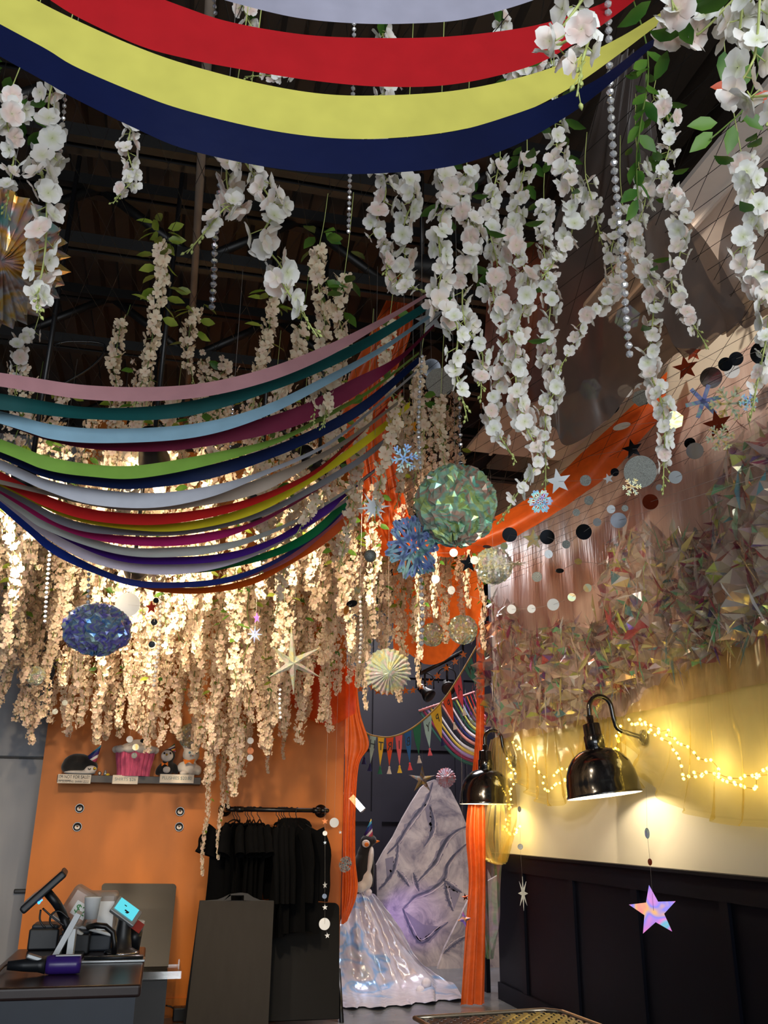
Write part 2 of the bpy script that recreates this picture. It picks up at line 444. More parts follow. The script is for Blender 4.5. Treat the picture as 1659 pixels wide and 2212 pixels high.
rib('silver grey satin ribbon, topmost of the wide ones, cut by the top edge', (176, 176, 196), [(420, -50, -20), (520, -35, 10), (640, -30, 38), (760, -32, 50), (880, -38, 51), (1000, -50, 42), (1130, -70, 8), (1250, -100, -40)], 1.36, .1, extend=False)
rib('wide red satin ribbon sweeping across the top, above the pale yellow one', (186, 28, 36), [(100, -110, -5), (170, -70, 38), (300, -22, 98), (400, 16, 126), (500, 48, 146), (660, 75, 172), (820, 82, 187), (980, 78, 182), (1140, 58, 145), (1240, 30, 95), (1340, -10, 25), (1420, -60, -40)], 1.29, .09, extend=False)
rib('wide pale yellow satin ribbon between the red and the navy ones at the top', (216, 210, 100), [(0, -45, 55), (100, 12, 110), (200, 60, 165), (300, 103, 206), (400, 138, 240), (560, 180, 278), (700, 203, 297), (830, 206, 299), (980, 196, 283), (1120, 168, 246), (1240, 128, 185), (1340, 80, 115), (1420, 32, 55), (1490, -6, 8)], 1.21, .082)
rib('wide navy satin ribbon, lowest of the wide ones at the top', (9, 20, 60), [(0, 52, 122), (100, 106, 178), (165, 145, 215), (300, 203, 281), (400, 238, 322), (560, 277, 358), (700, 297, 374), (830, 300, 374), (980, 284, 358), (1110, 247, 315), (1220, 205, 254), (1300, 165, 196), (1390, 98, 118), (1420, 80, 92)], 1.13, .075)
RB = [
 ('dusty pink satin ribbon, uppermost of the lower fan of ribbons', (206, 152, 158), [(0,805,835),(200,833,864),(400,832,862),(560,800,830),(700,748,775),(830,685,699),(928,630,637)]),
 ('teal satin ribbon just under the dusty pink one', (22, 84, 84), [(0,850,885),(200,880,906),(400,868,900),(600,812,840),(760,745,770),(900,665,685),(938,640,655)]),
 ('light blue satin ribbon between the teal and the maroon ones', (158, 200, 224), [(0,888,915),(120,918,950),(250,926,957),(420,915,945),(560,880,905),(700,815,835),(830,745,757),(938,672,680)]),
 ('maroon satin ribbon under the light blue one', (112, 26, 58), [(0,895,915),(100,932,950),(200,950,970),(350,945,975),(500,920,955),(640,880,920),(760,820,860),(860,770,785),(938,700,706)]),
 ('lime green satin ribbon above a navy one in the lower fan', (146, 194, 84), [(0,948,976),(100,985,1015),(200,1003,1030),(300,1005,1033),(450,980,1005),(600,945,957),(720,885,895),(800,840,848),(905,760,765)]),
 ('navy satin ribbon with a wavy edge directly under the lime green one', (18, 34, 78), [(0,975,990),(100,1010,1032),(200,1025,1050),(300,1030,1056),(450,1005,1035),(600,960,985),(720,905,930),(800,855,880),(905,770,785)]),
 ('white satin ribbon above the red one in the lower fan', (216, 220, 232), [(0,993,1015),(100,1035,1060),(200,1055,1090),(330,1065,1097),(450,1050,1075),(560,1020,1032),(700,960,968),(800,885,892),(900,800,806)]),
 ('taupe satin ribbon tucked under the white one', (178, 164, 150), [(60,1050,1060),(200,1082,1093),(300,1085,1103),(420,1073,1095),(560,1035,1065),(680,985,1000),(760,940,950),(860,866,873)]),
 ('red satin ribbon lying directly over the bright yellow one', (206, 40, 40), [(0,1018,1045),(100,1070,1095),(200,1100,1125),(330,1110,1134),(450,1098,1118),(560,1070,1086),(680,1015,1025),(780,930,938),(870,840,846)]),
 ('bright yellow satin ribbon directly under the red one', (234, 222, 48), [(0,1040,1050),(150,1105,1120),(300,1128,1146),(420,1125,1143),(560,1085,1106),(700,1005,1025),(800,935,955),(885,868,880)]),
 ('grey satin ribbon under the bright yellow one', (150, 152, 164), [(0,1048,1060),(150,1122,1140),(300,1142,1157),(420,1135,1152),(560,1105,1118),(680,1045,1060),(780,985,1000),(860,925,935)]),
 ('magenta pink satin ribbon in the lower half of the fan', (200, 46, 122), [(0,1050,1066),(100,1110,1128),(200,1148,1165),(330,1160,1180),(450,1150,1170),(560,1122,1132),(700,1045,1050),(800,970,976)]),
 ('pale grey green satin ribbon between the magenta and purple ones', (198, 206, 200), [(0,1060,1078),(100,1122,1145),(250,1178,1196),(380,1182,1203),(500,1170,1185),(620,1130,1138),(720,1075,1082),(810,1015,1020)]),
 ('purple satin ribbon above the lilac one', (78, 36, 142), [(0,1064,1076),(120,1140,1155),(250,1193,1210),(380,1203,1219),(500,1192,1208),(600,1158,1172),(700,1092,1115),(745,1060,1074),(810,1012,1020)]),
 ('lilac white satin ribbon above the green one', (222, 212, 228), [(0,1066,1082),(100,1140,1162),(200,1190,1216),(330,1215,1241),(450,1208,1232),(560,1180,1197),(660,1130,1142),(750,1075,1083)]),
 ('emerald green satin ribbon low in the fan', (16, 120, 70), [(280,1232,1238),(420,1226,1238),(500,1214,1226),(600,1183,1200),(680,1138,1160),(752,1070,1092)]),
 ('royal blue satin ribbon, outermost at the lower left of the fan', (28, 56, 150), [(0,1075,1098),(60,1130,1150),(120,1178,1200),(220,1230,1245),(300,1254,1268),(400,1257,1269),(500,1244,1256),(600,1205,1215),(700,1135,1147),(755,1085,1095)]),
 ('rose satin ribbon sandwiched above the orange one', (206, 120, 140), [(380,1262,1268),(440,1260,1268),(540,1236,1247),(640,1188,1202),(752,1090,1110)]),
 ('orange satin ribbon, lowest of the whole fan', (226, 98, 30), [(240,1246,1252),(350,1266,1279),(450,1268,1281),(550,1246,1261),(640,1195,1212),(700,1150,1176),(755,1105,1130)]),
]
for i, (lb, c, sp) in enumerate(RB): rib(lb, c, sp, 2.45+.075*i, .05, extend=sp[0][0] < 100)
# ------------------------------------------------------------------ silk wisteria
RND = random.Random(11)
def petals(mb, c, Mx, s, n=4, rings=1, pink=0.0, rnd=RND, wob=.12):
    """one blossom: n cupped round petals about c, facing Mx's z"""
    c = Vector(c)
    for k in range(n):
        a = 2*PI*k/n+rnd.uniform(-.15, .15); up = rnd.uniform(.05, .5); sz = s*rnd.uniform(.85, 1.1)
        ca, sa = math.cos(a), math.sin(a); vs = []; cs = []; fs = []
        q = 8 if rings > 1 else 6
        def pt(x, y):
            r = math.hypot(x, y); z = up*sz*.9*(r/sz)**2+wob*sz*math.sin(5*a+x/sz*7+y/sz*5)*.5
            return Mx @ V(x*ca-y*sa, x*sa+y*ca, z)+c
        cx = sz*.52
        vs.append(pt(cx, 0)); cs.append((.1, pink*.8, 0, 1))
        for rg in range(rings):
            f = (rg+1)/rings
            for j in range(q):
                b = 2*PI*j/q
                x = cx+f*sz*.5*math.cos(b); y = f*sz*.5*math.sin(b)*(1.08 if math.cos(b) > -.2 else .75)
                if math.cos(b) > .9: x -= sz*.05*f
                vs.append(pt(x, y)); root = max(0, 1-math.hypot(x, y)/(sz*.55)); cs.append((root*.9, pink*max(0, 1-abs(x/sz-.35)*1.5), 0, 1))
        for j in range(q): fs.append((0, 1+j, 1+(j+1) % q))
        for rg in range(rings-1):
            o = 1+rg*q
            for j in range(q): fs.append((o+j, o+q+j, o+q+(j+1) % q, o+(j+1) % q))
        mb.add(vs, fs, smooth=True, cols=cs)
def rot_to(z, spin=0):
    z = Vector(z).normalized(); x = z.orthogonal().normalized(); y = z.cross(x)
    return Matrix((x, y, z)).transposed() @ Matrix.Rotation(spin, 3, 'Z')
def leaf(mb, c, d, s, nrm=None, rnd=RND):
    """pointed oval leaf from c along d"""
    c = Vector(c); d = Vector(d).normalized(); sd = d.cross(nrm or V(rnd.uniform(-1, 1), rnd.uniform(-1, 1), rnd.uniform(.2, 1))).normalized(); up = sd.cross(d)
    P = [(0, 0, 0), (.25, .2, .04), (.55, .24, .05), (.8, .13, .02), (1, 0, -.05), (.8, -.13, .02), (.55, -.24, .05), (.25, -.2, .04), (.28, 0, 0), (.55, 0, 0), (.8, 0, -.01)]
    vs = [c+d*(a*s)+sd*(b*s)+up*(h*s) for a, b, h in P]
    mb.add(vs, [(0, 1, 8), (1, 2, 9, 8), (2, 3, 10, 9), (3, 4, 10), (0, 8, 7), (8, 9, 6, 7), (9, 10, 5, 6), (10, 4, 5)], smooth=True)
def bud(mb, c, d, s):
    d = Vector(d).normalized(); q = rot_to(d)
    mb.lathe([(s*.12, 0), (s*.42, s*.35), (s*.38, s*.75), (s*.05, s*1.3)], c, 6, q)
BLS = []
for k in range(8):
    mb = MB(); petals(mb, (0, 0, 0), Matrix.Identity(3), .031, 4 if k % 3 else 5, 2, [0, .15, .6, .1, .35, 0, .9, .2][k]); 
    o = mb.build('blossom', M['petal']); BLS.append(o.data); bpy.data.objects.remove(o)
LFS = []
for k in range(3):
    mb = MB(); leaf(mb, (0, 0, 0), (1, 0, 0), .05, V(0, 0, 1)); o = mb.build('leaf', M['leaf'] if k < 2 else M['leaf_lime']); LFS.append(o.data); bpy.data.objects.remove(o)
SB = .062
def strand(label, path, px, leaves=0, buds=True, merged=False, dens=1.0, group=None, mat=None, lime=False, pinkish=0, hang=True, cat='flower garland'):
    """a hanging strand along photo points, as far off as its blossom size px says"""
    mx, my = path[len(path)//2]; Y = at(mx, my, d=SB*FPX/px).y
    pts = [at(x, y, Y=Y) for x, y in path]
    # as hung cords do, sway back and forth a little in depth as well
    pts = [p+V(0, .035*math.sin(i*1.7+mx), 0) for i, p in enumerate(pts)]
    top = pts[0]
    t = thing('wisteria_strand', label, cat, top, group=group)
    Ls = sum((b-a).length for a, b in zip(pts, pts[1:])); n = max(4, int(Ls/(SB*.24)*dens)); cs = cr(pts, n)
    st = MB(); st.tube(cr(pts, max(6, n)), .0022, 5)
    if hang and top.z < NZ:
        st.tube(cr([top, top+V(.02, .03, (NZ-top.z)*.5), V(top.x+.03, top.y+.02, NZ)], 6), .0016, 4)
    pm = MB(); lm = MB(); bl = []
    for i, p in enumerate(cs):
        az = i*2.4+RND.uniform(-.6, .6); nrm = V(math.cos(az), math.sin(az), RND.uniform(-.7, .35))
        off = V(math.cos(az), math.sin(az), 0)*SB*RND.uniform(.15, .42)
        if i > n*.85: off *= .5
        c = p+off; st.tube([p+V(0, 0, .012), c], .0011, 4)
        sc = RND.uniform(.72, 1.0)*(1 if i < n*.8 else .8)
        if merged: petals(pm, c-top, rot_to(nrm, RND.uniform(0, 6)), SB/2*sc, 4, 1, min(1, RND.choice([0, 0, .1, .3, .5])+pinkish))
        else: bl.append((c-top, nrm, sc))
    if buds:
        e = pts[-1]; bm_ = MB(); dr = (pts[-1]-pts[-2]).normalized()
        for k in range(6):
            q = e+dr*(.012*k)+V(RND.uniform(-1, 1), RND.uniform(-1, 1), 0)*.004; d2 = (dr*1.2+V(RND.uniform(-1, 1), RND.uniform(-1, 1), 0)*.7).normalized()
            bm_.tube([q, q+d2*.014], .0009, 4); bud(bm_, q+d2*.014, d2, .008)
        bm_.tube([e, e+dr*.075], .0016, 4)
        bm_.build('bud', M['stem_pale'], t, world=True)
    st.build('stem', M['stem_pale'] if not lime else M['green_stem'], t, world=True)
    if merged: pm.build('blossoms', mat or M['petal'], t)
    else:
        for c, nrm, sc in bl:
            o = link('blossom', RND.choice(BLS), t, c); o.rotation_euler = rot_to(nrm, RND.uniform(0, 6)).to_euler(); o.scale = (sc,)*3
    for k in range(leaves):
        p = cs[int(RND.uniform(0, .6)*n)] if k % 2 else top+V(0, 0, RND.uniform(0, .12))
        az = RND.uniform(0, 2*PI); d2 = V(math.cos(az), math.sin(az), RND.uniform(-.6, .1)); c = p+d2*.03-top
        if merged: leaf(lm, c, d2, .078)
        else:
            o = link('leaf', LFS[2 if lime else RND.randrange(2)], t, c); z = d2.normalized(); y = V(0, 0, 1).cross(z).normalized(); x = y.cross(z)
            o.rotation_euler = Matrix((z, y, x)).transposed().to_euler(); o.scale = (RND.uniform(.9, 1.35),)*3
    if merged and leaves: lm.build('leaves', M['leaf_lime'] if lime else M['leaf'], t)
    return t
NEAR = [
 ('thick white wisteria strand hanging before the big foil fan at far left', [(125,180),(105,230),(112,300),(90,370),(105,450),(95,540),(80,600),(85,660)], 66, 2),
 ('white wisteria strand with green leaves at the left edge above the foil fan', [(15,185),(45,230),(20,280),(30,330),(15,385)], 54, 8),
 ('short white wisteria tip with buds just below the foil fan', [(70,715),(45,745),(40,775),(32,805)], 36, 0),
 ('single white wisteria tip alone under the left part of the navy ribbon', [(290,265),(275,310),(288,370),(262,430)], 42, 0),
 ('short side sprig of white wisteria with big buds pointing left, beside the silver bead chain', [(488,345),(492,385),(508,425),(482,470),(450,500)], 60, 0),
 ('white wisteria strand bending in an arch and dropping right of the silver bead chain', [(520,350),(560,368),(582,420),(590,480),(565,515),(612,555),(605,610),(645,690)], 64, 0),
 ('white wisteria strand left of the pair under the middle of the navy ribbon', [(830,60),(850,150),(800,300),(830,420),(812,480),(838,530),(828,585)], 50, 3),
 ('white wisteria strand ending in buds, right of two under the middle of the navy ribbon', [(880,375),(888,440),(868,500),(882,560),(858,615),(880,640)], 52, 0),
 ('full white wisteria strand at the left side of the big central cluster', [(955,365),(962,430),(945,500),(962,570),(945,650),(978,720),(985,790),(1005,830)], 56, 4),
 ('white wisteria strand second from the left in the big central cluster', [(1015,350),(1000,440),(1018,520),(1000,600),(1012,680),(1040,760),(1030,830)], 50, 4),
 ('white wisteria strand in the middle of the big central cluster', [(1072,360),(1060,470),(1082,560),(1060,650),(1092,740),(1080,830),(1062,900),(1082,970)], 47, 6),
 ('longest white wisteria strand of the central cluster, reaching down beside the orange swag', [(1135,340),(1125,440),(1110,530),(1130,620),(1118,720),(1125,820),(1130,920),(1152,1000),(1118,1070)], 48, 6),
 ('white wisteria strand at the right side of the central cluster, under the navy ribbon end', [(1205,265),(1216,330),(1220,400),(1232,450),(1242,500),(1200,560)], 50, 6),
 ('white wisteria strand hanging before the brown sheer drape, right of the central cluster', [(1180,430),(1168,560),(1186,650),(1190,740),(1202,830),(1170,900),(1180,1000)], 42, 4),
 ('white wisteria strand swinging left at its end before the brown sheer drape', [(1335,460),(1325,540),(1335,590),(1312,650),(1265,690),(1238,750)], 42, 0),
 ('long white wisteria strand right of the crystal chain, ending by the grey glitter disc', [(1372,370),(1386,440),(1380,500),(1396,570),(1400,640),(1405,720),(1415,780),(1425,860),(1422,930),(1438,1005)], 46, 6),
 ('white wisteria strand hanging from the leafy vine beside the black gap at upper right', [(1422,200),(1430,260),(1440,320),(1440,370),(1456,420),(1460,480),(1470,540),(1465,600),(1468,660),(1490,725)], 46, 6),
 ('white wisteria strand running down the right edge of the view', [(1618,320),(1605,410),(1626,470),(1615,530),(1642,600),(1640,660),(1652,720),(1655,820)], 56, 5),
 ('cluster of large blush blossoms at the top right corner where the yellow ribbon ends', [(1435,45),(1480,25),(1520,55),(1570,30),(1590,75),(1625,20)], 84, 5),
 ('large pale lilac wisteria strand cut by the right edge at the top', [(1640,-10),(1612,40),(1640,110),(1618,170),(1655,230),(1645,280)], 88, 3),
 ('large pink tinged wisteria tip hanging close in front of the red ribbon', [(1290,-30),(1240,20),(1205,65),(1255,95),(1240,165)], 96, 1),
 ('white wisteria strand glimpsed in the gaps behind the wide red ribbon at left', [(520,15),(545,40),(590,110),(610,180),(575,165)], 44, 2),
 ('leafy white wisteria strand glimpsed behind the wide ribbons right of the middle', [(1080,10),(1100,110),(1125,170),(1175,130),(1210,190)], 44, 10),
 ('small white wisteria sprig on a bare twig before the brown sheer drape', [(1255,395),(1280,440),(1300,465)], 40, 0),
]
for lb, path, px_, lf in NEAR: strand(lb, path, px_, int(lf*1.6), dens=1.0 if px_ < 80 else .85)
MID = [
 ('leafy vine with lime leaves and pale blossoms hanging alone before the dark roof', [(345,520),(350,600),(335,690),(322,770),(300,840)], 33, 26, True),
 ('small pale pink wisteria tip left of the leafy vine before the dark roof', [(262,690),(252,740),(245,790),(252,835)], 30, 2, True),
 ('small pale pink wisteria tip with lime leaves right of the leafy vine', [(425,670),(410,720),(405,770),(415,800)], 30, 9, True),
 ('pale pink wisteria strand under green leaves, hanging behind the right part of the pink ribbon', [(690,530),(684,620),(700,700),(690,790),(680,880)], 38, 14, False),
 ('pale lilac wisteria strand crossing behind the pink ribbon right of the middle', [(742,600),(728,680),(745,740),(720,820),(700,900)], 38, 4, False),
 ('pale wisteria strand crossing behind the teal ribbon in the middle', [(652,690),(642,780),(605,850),(575,920)], 34, 8, True),
 ('lime leaved wisteria strand behind the right half of the pink ribbon', [(590,640),(580,720),(560,800),(550,860)], 32, 14, True),
 ('pale pink wisteria strand in front of the right ends of the ribbons', [(845,690),(832,800),(850,900),(830,1000),(818,1085)], 34, 3, False),
 ('narrow wisteria strand left of the green foil ball, beside the bead chain', [(912,770),(905,860),(912,950),(900,1010)], 30, 2, False),
 ('narrow wisteria strand directly above the green foil ball', [(955,850),(945,930),(958,1000)], 30, 2, False),
 ('pale pink wisteria strand hanging over the bright yellow ribbon', [(718,890),(712,980),(698,1060),(655,1130)], 33, 3, False),
 ('pale pink wisteria strand hanging over the white and red ribbons', [(580,955),(568,1040),(578,1110),(565,1210)], 30, 3, False),
 ('short wisteria tip hanging in front of the red and magenta ribbons', [(288,1035),(270,1085),(258,1130),(270,1170)], 33, 1, False),
 ('short wisteria tip hanging in front of the purple and lilac ribbons', [(340,1180),(332,1220),(345,1265)], 28, 1, False),
 ('pale pink wisteria strand falling across the right bend of the ribbons', [(795,880),(772,980),(762,1080),(742,1190)], 32, 4, False),
 ('pale pink wisteria strand hanging between the sun star and the perforated snowflake', [(880,880),(872,980),(865,1060)], 28, 4, True),
 ('pale wisteria strand hanging over the emerald ribbon', [(640,1060),(630,1140),(615,1230),(600,1300)], 28, 3, False),
 ('pale wisteria strand with a bent tip beside the left end of the navy lower ribbon', [(30,1090),(20,1150),(35,1220),(25,1300)], 28, 6, True),
]
for lb, path, px_, lf, lm in MID: strand(lb, path, px_, lf, merged=True, lime=lm, pinkish=.12, mat=M['petal_pink'], dens=1.2)
# bare leafy vine at upper right
v = thing('ivy_vine', 'green leafy vine twig hanging right of the brown drape knot', 'vine', at(1395, 60, Y=1.5))
mb = MB(); lm = MB(); vp = cr([at(x, y, Y=1.5) for x, y in ((1368,0),(1395,90),(1400,170),(1385,260),(1375,340),(1378,430))], 24); mb.tube(vp, .0022, 5)
mb.tube([vp[0], V(vp[0].x, vp[0].y, NZ)], .002, 4)
for k, p in enumerate(vp[6:]): leaf(lm, p, V(RND.uniform(-1, 1), RND.uniform(-.5, .5), -.9), .06)
mb.build('stem', M['green_stem'], v, world=True); lm.build('leaves', M['leaf'], v, world=True)
v = thing('leaf_sprig', 'sprig of green leaves with one orange leaf at the right edge under the top flowers', 'vine', at(1560, 230, Y=1.35))
vp = cr([at(x, y, Y=1.35) for x, y in ((1640,150),(1610,230),(1570,270),(1535,300))], 12); mb = MB(); mb.tube(vp, .002, 5)
mb.tube([vp[0], V(vp[0].x, vp[0].y, NZ)], .002, 4); mb.build('stem', M['green_stem'], v, world=True)
lm = MB()
for (x, y, dx, dy) in ((1550,265,-1,.1),(1540,285,-.8,.7),(1585,270,-.2,1),(1605,190,.1,-1),(1600,240,.5,.4),(1565,110,-.1,1),(1620,100,.7,.5)):
    leaf(lm, at(x, y, Y=1.35), RT*dx-UP*dy, .068, -FW)
lm.build('leaves', M['leaf'], v, world=True)
lm = MB(); leaf(lm, at(1600, 190, Y=1.36), -RT+UP*.05, .07, -FW); leaf(lm, at(1630, 205, Y=1.36), RT*.8-UP*.2, .07, -FW)
o = lm.build('orange_leaf', plain('orange_leaf', (196, 74, 26), .5), v, world=True); o['label'] = 'orange silk leaf'
# ------------------------------------------------------------------ the flower curtain: proto strands, copied
def proto(length, seed, thick, leafy):
    r = random.Random(seed); t = thing('wisteria_strand', None, None, (0, 0, -50))
    st = MB(); pm = MB(); lm = MB()
    n = 10; sp = cr([V(.02*math.sin(seed+i*1.3), .02*math.cos(seed*2+i*1.7), -length*i/n) for i in range(n+1)], 14)
    st.tube(sp, .003, 4)
    k = int(length*150); cs = cr(sp, k)
    for i, p in enumerate(cs):
        f = i/k; w = thick*(1-.55*f**2); az = i*2.4+r.uniform(-.6, .6)
        nrm = V(math.cos(az), math.sin(az), r.uniform(-.8, .3)); c = p+V(math.cos(az), math.sin(az), 0)*w*r.uniform(.25, 1)+V(0, 0, r.uniform(-.02, .02))
        petals(pm, c, rot_to(nrm, r.uniform(0, 6)), .0225*r.uniform(.8, 1.15), 4, 1, r.choice([.1, .3, .6, .8]), r)
    for i in range(leafy):
        p = cs[int(r.uniform(0, .75)*k)]; az = r.uniform(0, 6.28); leaf(lm, p+V(math.cos(az), math.sin(az), 0)*thick*.7, V(math.cos(az), math.sin(az), -.4), .075, rnd=r)
    bmm = MB()
    st.build('stem', M['green_stem'], t); pm.build('blossoms', M['petal_pink'], t)
    if leafy: lm.build('leaves', M['leaf_lime'] if seed % 2 else M['leaf'], t)
    return t
PROT = {}
for Ln in (.5, .8, 1.15, 1.5):
    PROT[Ln] = [proto(Ln, int(Ln*100)+i*7+1, .05+.012*i, (5, 9, 3)[i % 3]) for i in range(3)]
reg_kids()
def put(Ln, loc, label, group, sc=None):
    o = copy_tree(RND.choice(PROT[Ln])); s = sc or RND.uniform(.9, 1.12)
    o.location = loc; o.rotation_euler = (RND.uniform(-.04, .04), RND.uniform(-.04, .04), RND.uniform(0, 6.28)); o.scale = (s, s, s)
    tag(o, label, 'flower garland', group); return o
def curtain(n, xr, yb, Yr, Lns, label, group, thr=True):
    """n strands whose tips come down to photo row yb(x)"""
    for i in range(n):
        x = xr[0]+(xr[1]-xr[0])*(i+RND.uniform(.1, .9))/n; Y = RND.uniform(*Yr)
        y = yb(x) if callable(yb) else RND.uniform(*yb)
        p = at(x, y, Y=Y); Ln = RND.choice(Lns); s = RND.uniform(.9, 1.12)
        put(Ln, (p.x, Y, min(p.z+Ln*s, NZ-.02)) if p.z+Ln*s < NZ+.4 else (p.x, Y, p.z+Ln*s), label, group, s)
def edge(x):
    tb = [(-80, 1520), (60, 1560), (110, 1560), (170, 1600), (260, 1600), (330, 1630), (400, 1590), (450, 1700), (500, 1720), (540, 1640), (610, 1640), (640, 1560), (700, 1580), (760, 1480), (860, 1420), (1000, 1380)]
    for (a, b), (c, d) in zip(tb, tb[1:]):
        if a <= x <= c: return b+(d-b)*(x-a)/(c-a)
    return 1400
G1 = 'strands of the flower curtain over the grey door'; G2 = 'strands of the flower curtain over the plush shelf'
G3 = 'strands of the flower curtain over the clothes rail'; G4 = 'strands of the flower curtain before the back room doorway'
zones = ((-70, 110, 'pale pink wisteria strand in the dense flower curtain over the grey door at far left', G1),
         (110, 440, 'warm lit pale pink wisteria strand in the dense flower curtain over the plush toy shelf', G2),
         (440, 740, 'warm lit pale pink wisteria strand in the dense flower curtain over the black clothes rail', G3),
         (740, 1000, 'pale pink wisteria strand of the flower curtain hanging before the back room doorway', G4))
RND.seed(5)
for a, b, lb, g in zones:
    k = (b-a)/330
    curtain(int(23*k), (a, b), lambda x: edge(x)-RND.uniform(-8, 50), (6.9, 7.9), (1.15, 1.5), lb, g)
    curtain(int(15*k), (a, b), lambda x: edge(x)-RND.uniform(50, 190), (6.3, 7.4), (.8, 1.15), lb, g)
    curtain(int(15*k), (a, b), lambda x: edge(x)-RND.uniform(150, 330), (5.4, 6.6), (.8, 1.15), lb, g)
    if b < 900:
        curtain(int(11*k), (a, b), lambda x: RND.uniform(1210, 1330), (4.8, 5.8), (.5, .8), lb, g)
        curtain(int(9*k), (a, b), lambda x: RND.uniform(1060, 1210), (4.1, 5.2), (.5, .8), lb, g)
curtain(9, (200, 760), (900, 1060), (3.9, 4.6), (.5,), 'loose pale pink wisteria strand glimpsed between the lower ribbons', 'strands glimpsed between the lower ribbons')
# lone long trails right of the shelf and over the rail
for lb, x, yb, yt, Y in (
  ('long thin wisteria trail with leaves ending lowest of all, right of the plush shelf', 436, 1890, 1560, 7.6),
  ('long thin wisteria trail just left of the end of the clothes rail', 470, 1855, 1560, 7.7),
  ('thin wisteria trail touching the left flange of the clothes rail', 492, 1745, 1540, 7.8),
  ('thin wisteria trail over the middle of the orange wall, left of two', 578, 1670, 1520, 7.9),
  ('thin wisteria trail over the middle of the orange wall, right of two', 612, 1640, 1500, 7.9)):
    p = at(x, yb, Y=Y); q = at(x, yt, Y=Y); o = copy_tree(PROT[1.5][0]); s = (q.z-p.z)/1.5
    o.location = (p.x, Y, q.z); o.scale = (.5, .5, s); tag(o, lb, 'flower garland')
for x, yb, Y, lb in ((908, 1420, 5.6, 'thin wisteria strand with a bead chain beside it before the orange doorway swags'), (940, 1330, 5.4, 'short thin wisteria strand before the orange doorway swags'), (1012, 1310, 5.5, 'thin wisteria strand at the edge of the pink wall drape'), (1045, 1400, 6.2, 'faint wisteria strand over the left edge of the pink wall drape'), (790, 1530, 6.6, 'lone wisteria tip hanging lowest into the dark doorway'), (905, 1480, 6.5, 'thin wisteria tip hanging in front of the track lights')):
    p = at(x, yb, Y=Y); o = copy_tree(PROT[.8][1]); o.location = (p.x, Y, p.z+.8); o.scale = (.55, .55, 1); tag(o, lb, 'flower garland')
for Ln in PROT:
    for o in PROT[Ln]:
        for ch in KIDS[o.name]: bpy.data.objects.remove(ch)
        bpy.data.objects.remove(o)
# ------------------------------------------------------------------ foil ornaments
HUE = [(120, 190, 170), (206, 214, 120), (226, 150, 190), (150, 210, 190), (190, 170, 220), (220, 210, 150)]
M['foil_green'] = irid('green_gold_foil', [(150, 220, 180), (210, 224, 130), (170, 226, 200), (226, 170, 150), (120, 210, 190), (190, 235, 205)], .9, .16, 9, .3, 380)
M['foil_blue'] = irid('blue_violet_foil', [(140, 160, 185), (70, 84, 215), (160, 184, 174), (120, 110, 215), (160, 184, 180), (90, 150, 220), (165, 180, 170)], .92, .18, 7, .35, 300)
M['foil_clear'] = irid('clear_opal_foil', [(216, 226, 206), (236, 226, 160), (200, 226, 216), (236, 206, 216), (226, 236, 196)], .6, .14, 12, .5, 420)
M['foil_pink'] = irid('pink_opal_foil', [(236, 190, 206), (216, 220, 240), (236, 150, 160), (210, 230, 210)], .9, .2, 20, .25, 460)
M['foil_gold'] = irid('rose_gold_foil', [(216, 190, 150), (140, 206, 206), (226, 196, 196), (236, 196, 100), (216, 216, 226), (200, 150, 110), (150, 130, 200)], .95, .2, 4, .78, 520, 2)
M['holo'] = irid('holographic_card', [(70, 200, 150), (240, 90, 120), (240, 170, 80), (120, 110, 230), (230, 120, 200), (90, 190, 220), (240, 190, 120)], 1, .3, 3.2, .25, 0, 1.5)
M['holo_blue'] = irid('pale_blue_holographic_card', [(130, 200, 210), (170, 200, 220), (140, 150, 220), (170, 226, 206), (220, 170, 220)], 1, .25, 8, .2, 360)
M['holo_gold'] = irid('gold_holographic_card', [(236, 226, 120), (210, 220, 190), (240, 200, 110), (160, 190, 190)], 1, .25, 10, .3, 500)
M['mirror'] = plain('mirror_card', (188, 188, 190), .08, metal=1, vary=.03)
M['mirror_dark'] = plain('dark_mirror_card', (60, 62, 66), .1, metal=1, vary=.03)
M['glitter'] = plain('silver_glitter_card', (150, 154, 148), .45, metal=.5, vary=.45, scale=260, bump=.6, bscale=300)
M['silver_card'] = plain('silver_card', (168, 172, 174), .35, metal=.6, vary=.08)
M['white_card'] = plain('white_pearl_card', (226, 230, 232), .4, vary=.04)
M['copper'] = plain('copper_foil_card', (140, 52, 24), .25, metal=.8, vary=.15)
M['orange_card'] = plain('orange_glitter_card', (214, 122, 40), .4, vary=.2, scale=40)
M['pearl'] = plain('clear_acrylic_bead', (226, 226, 230), .08, vary=.05, spec=.9)
def crystal():
    t = NT('faceted_crystal'); b = t.bsdf(Base_Color=(.86, .86, .88, 1), Roughness=.06, Metallic=.55, Specular_IOR_Level=1, Alpha=.72); return t.done(b.outputs[0])
M['crystal'] = crystal()
def cord(t, p, top=NZ):
    mb = MB(); mb.tube([p, V(p.x, p.y, top)], .0009, 3); mb.build('cord', M['thread'], t, world=True)
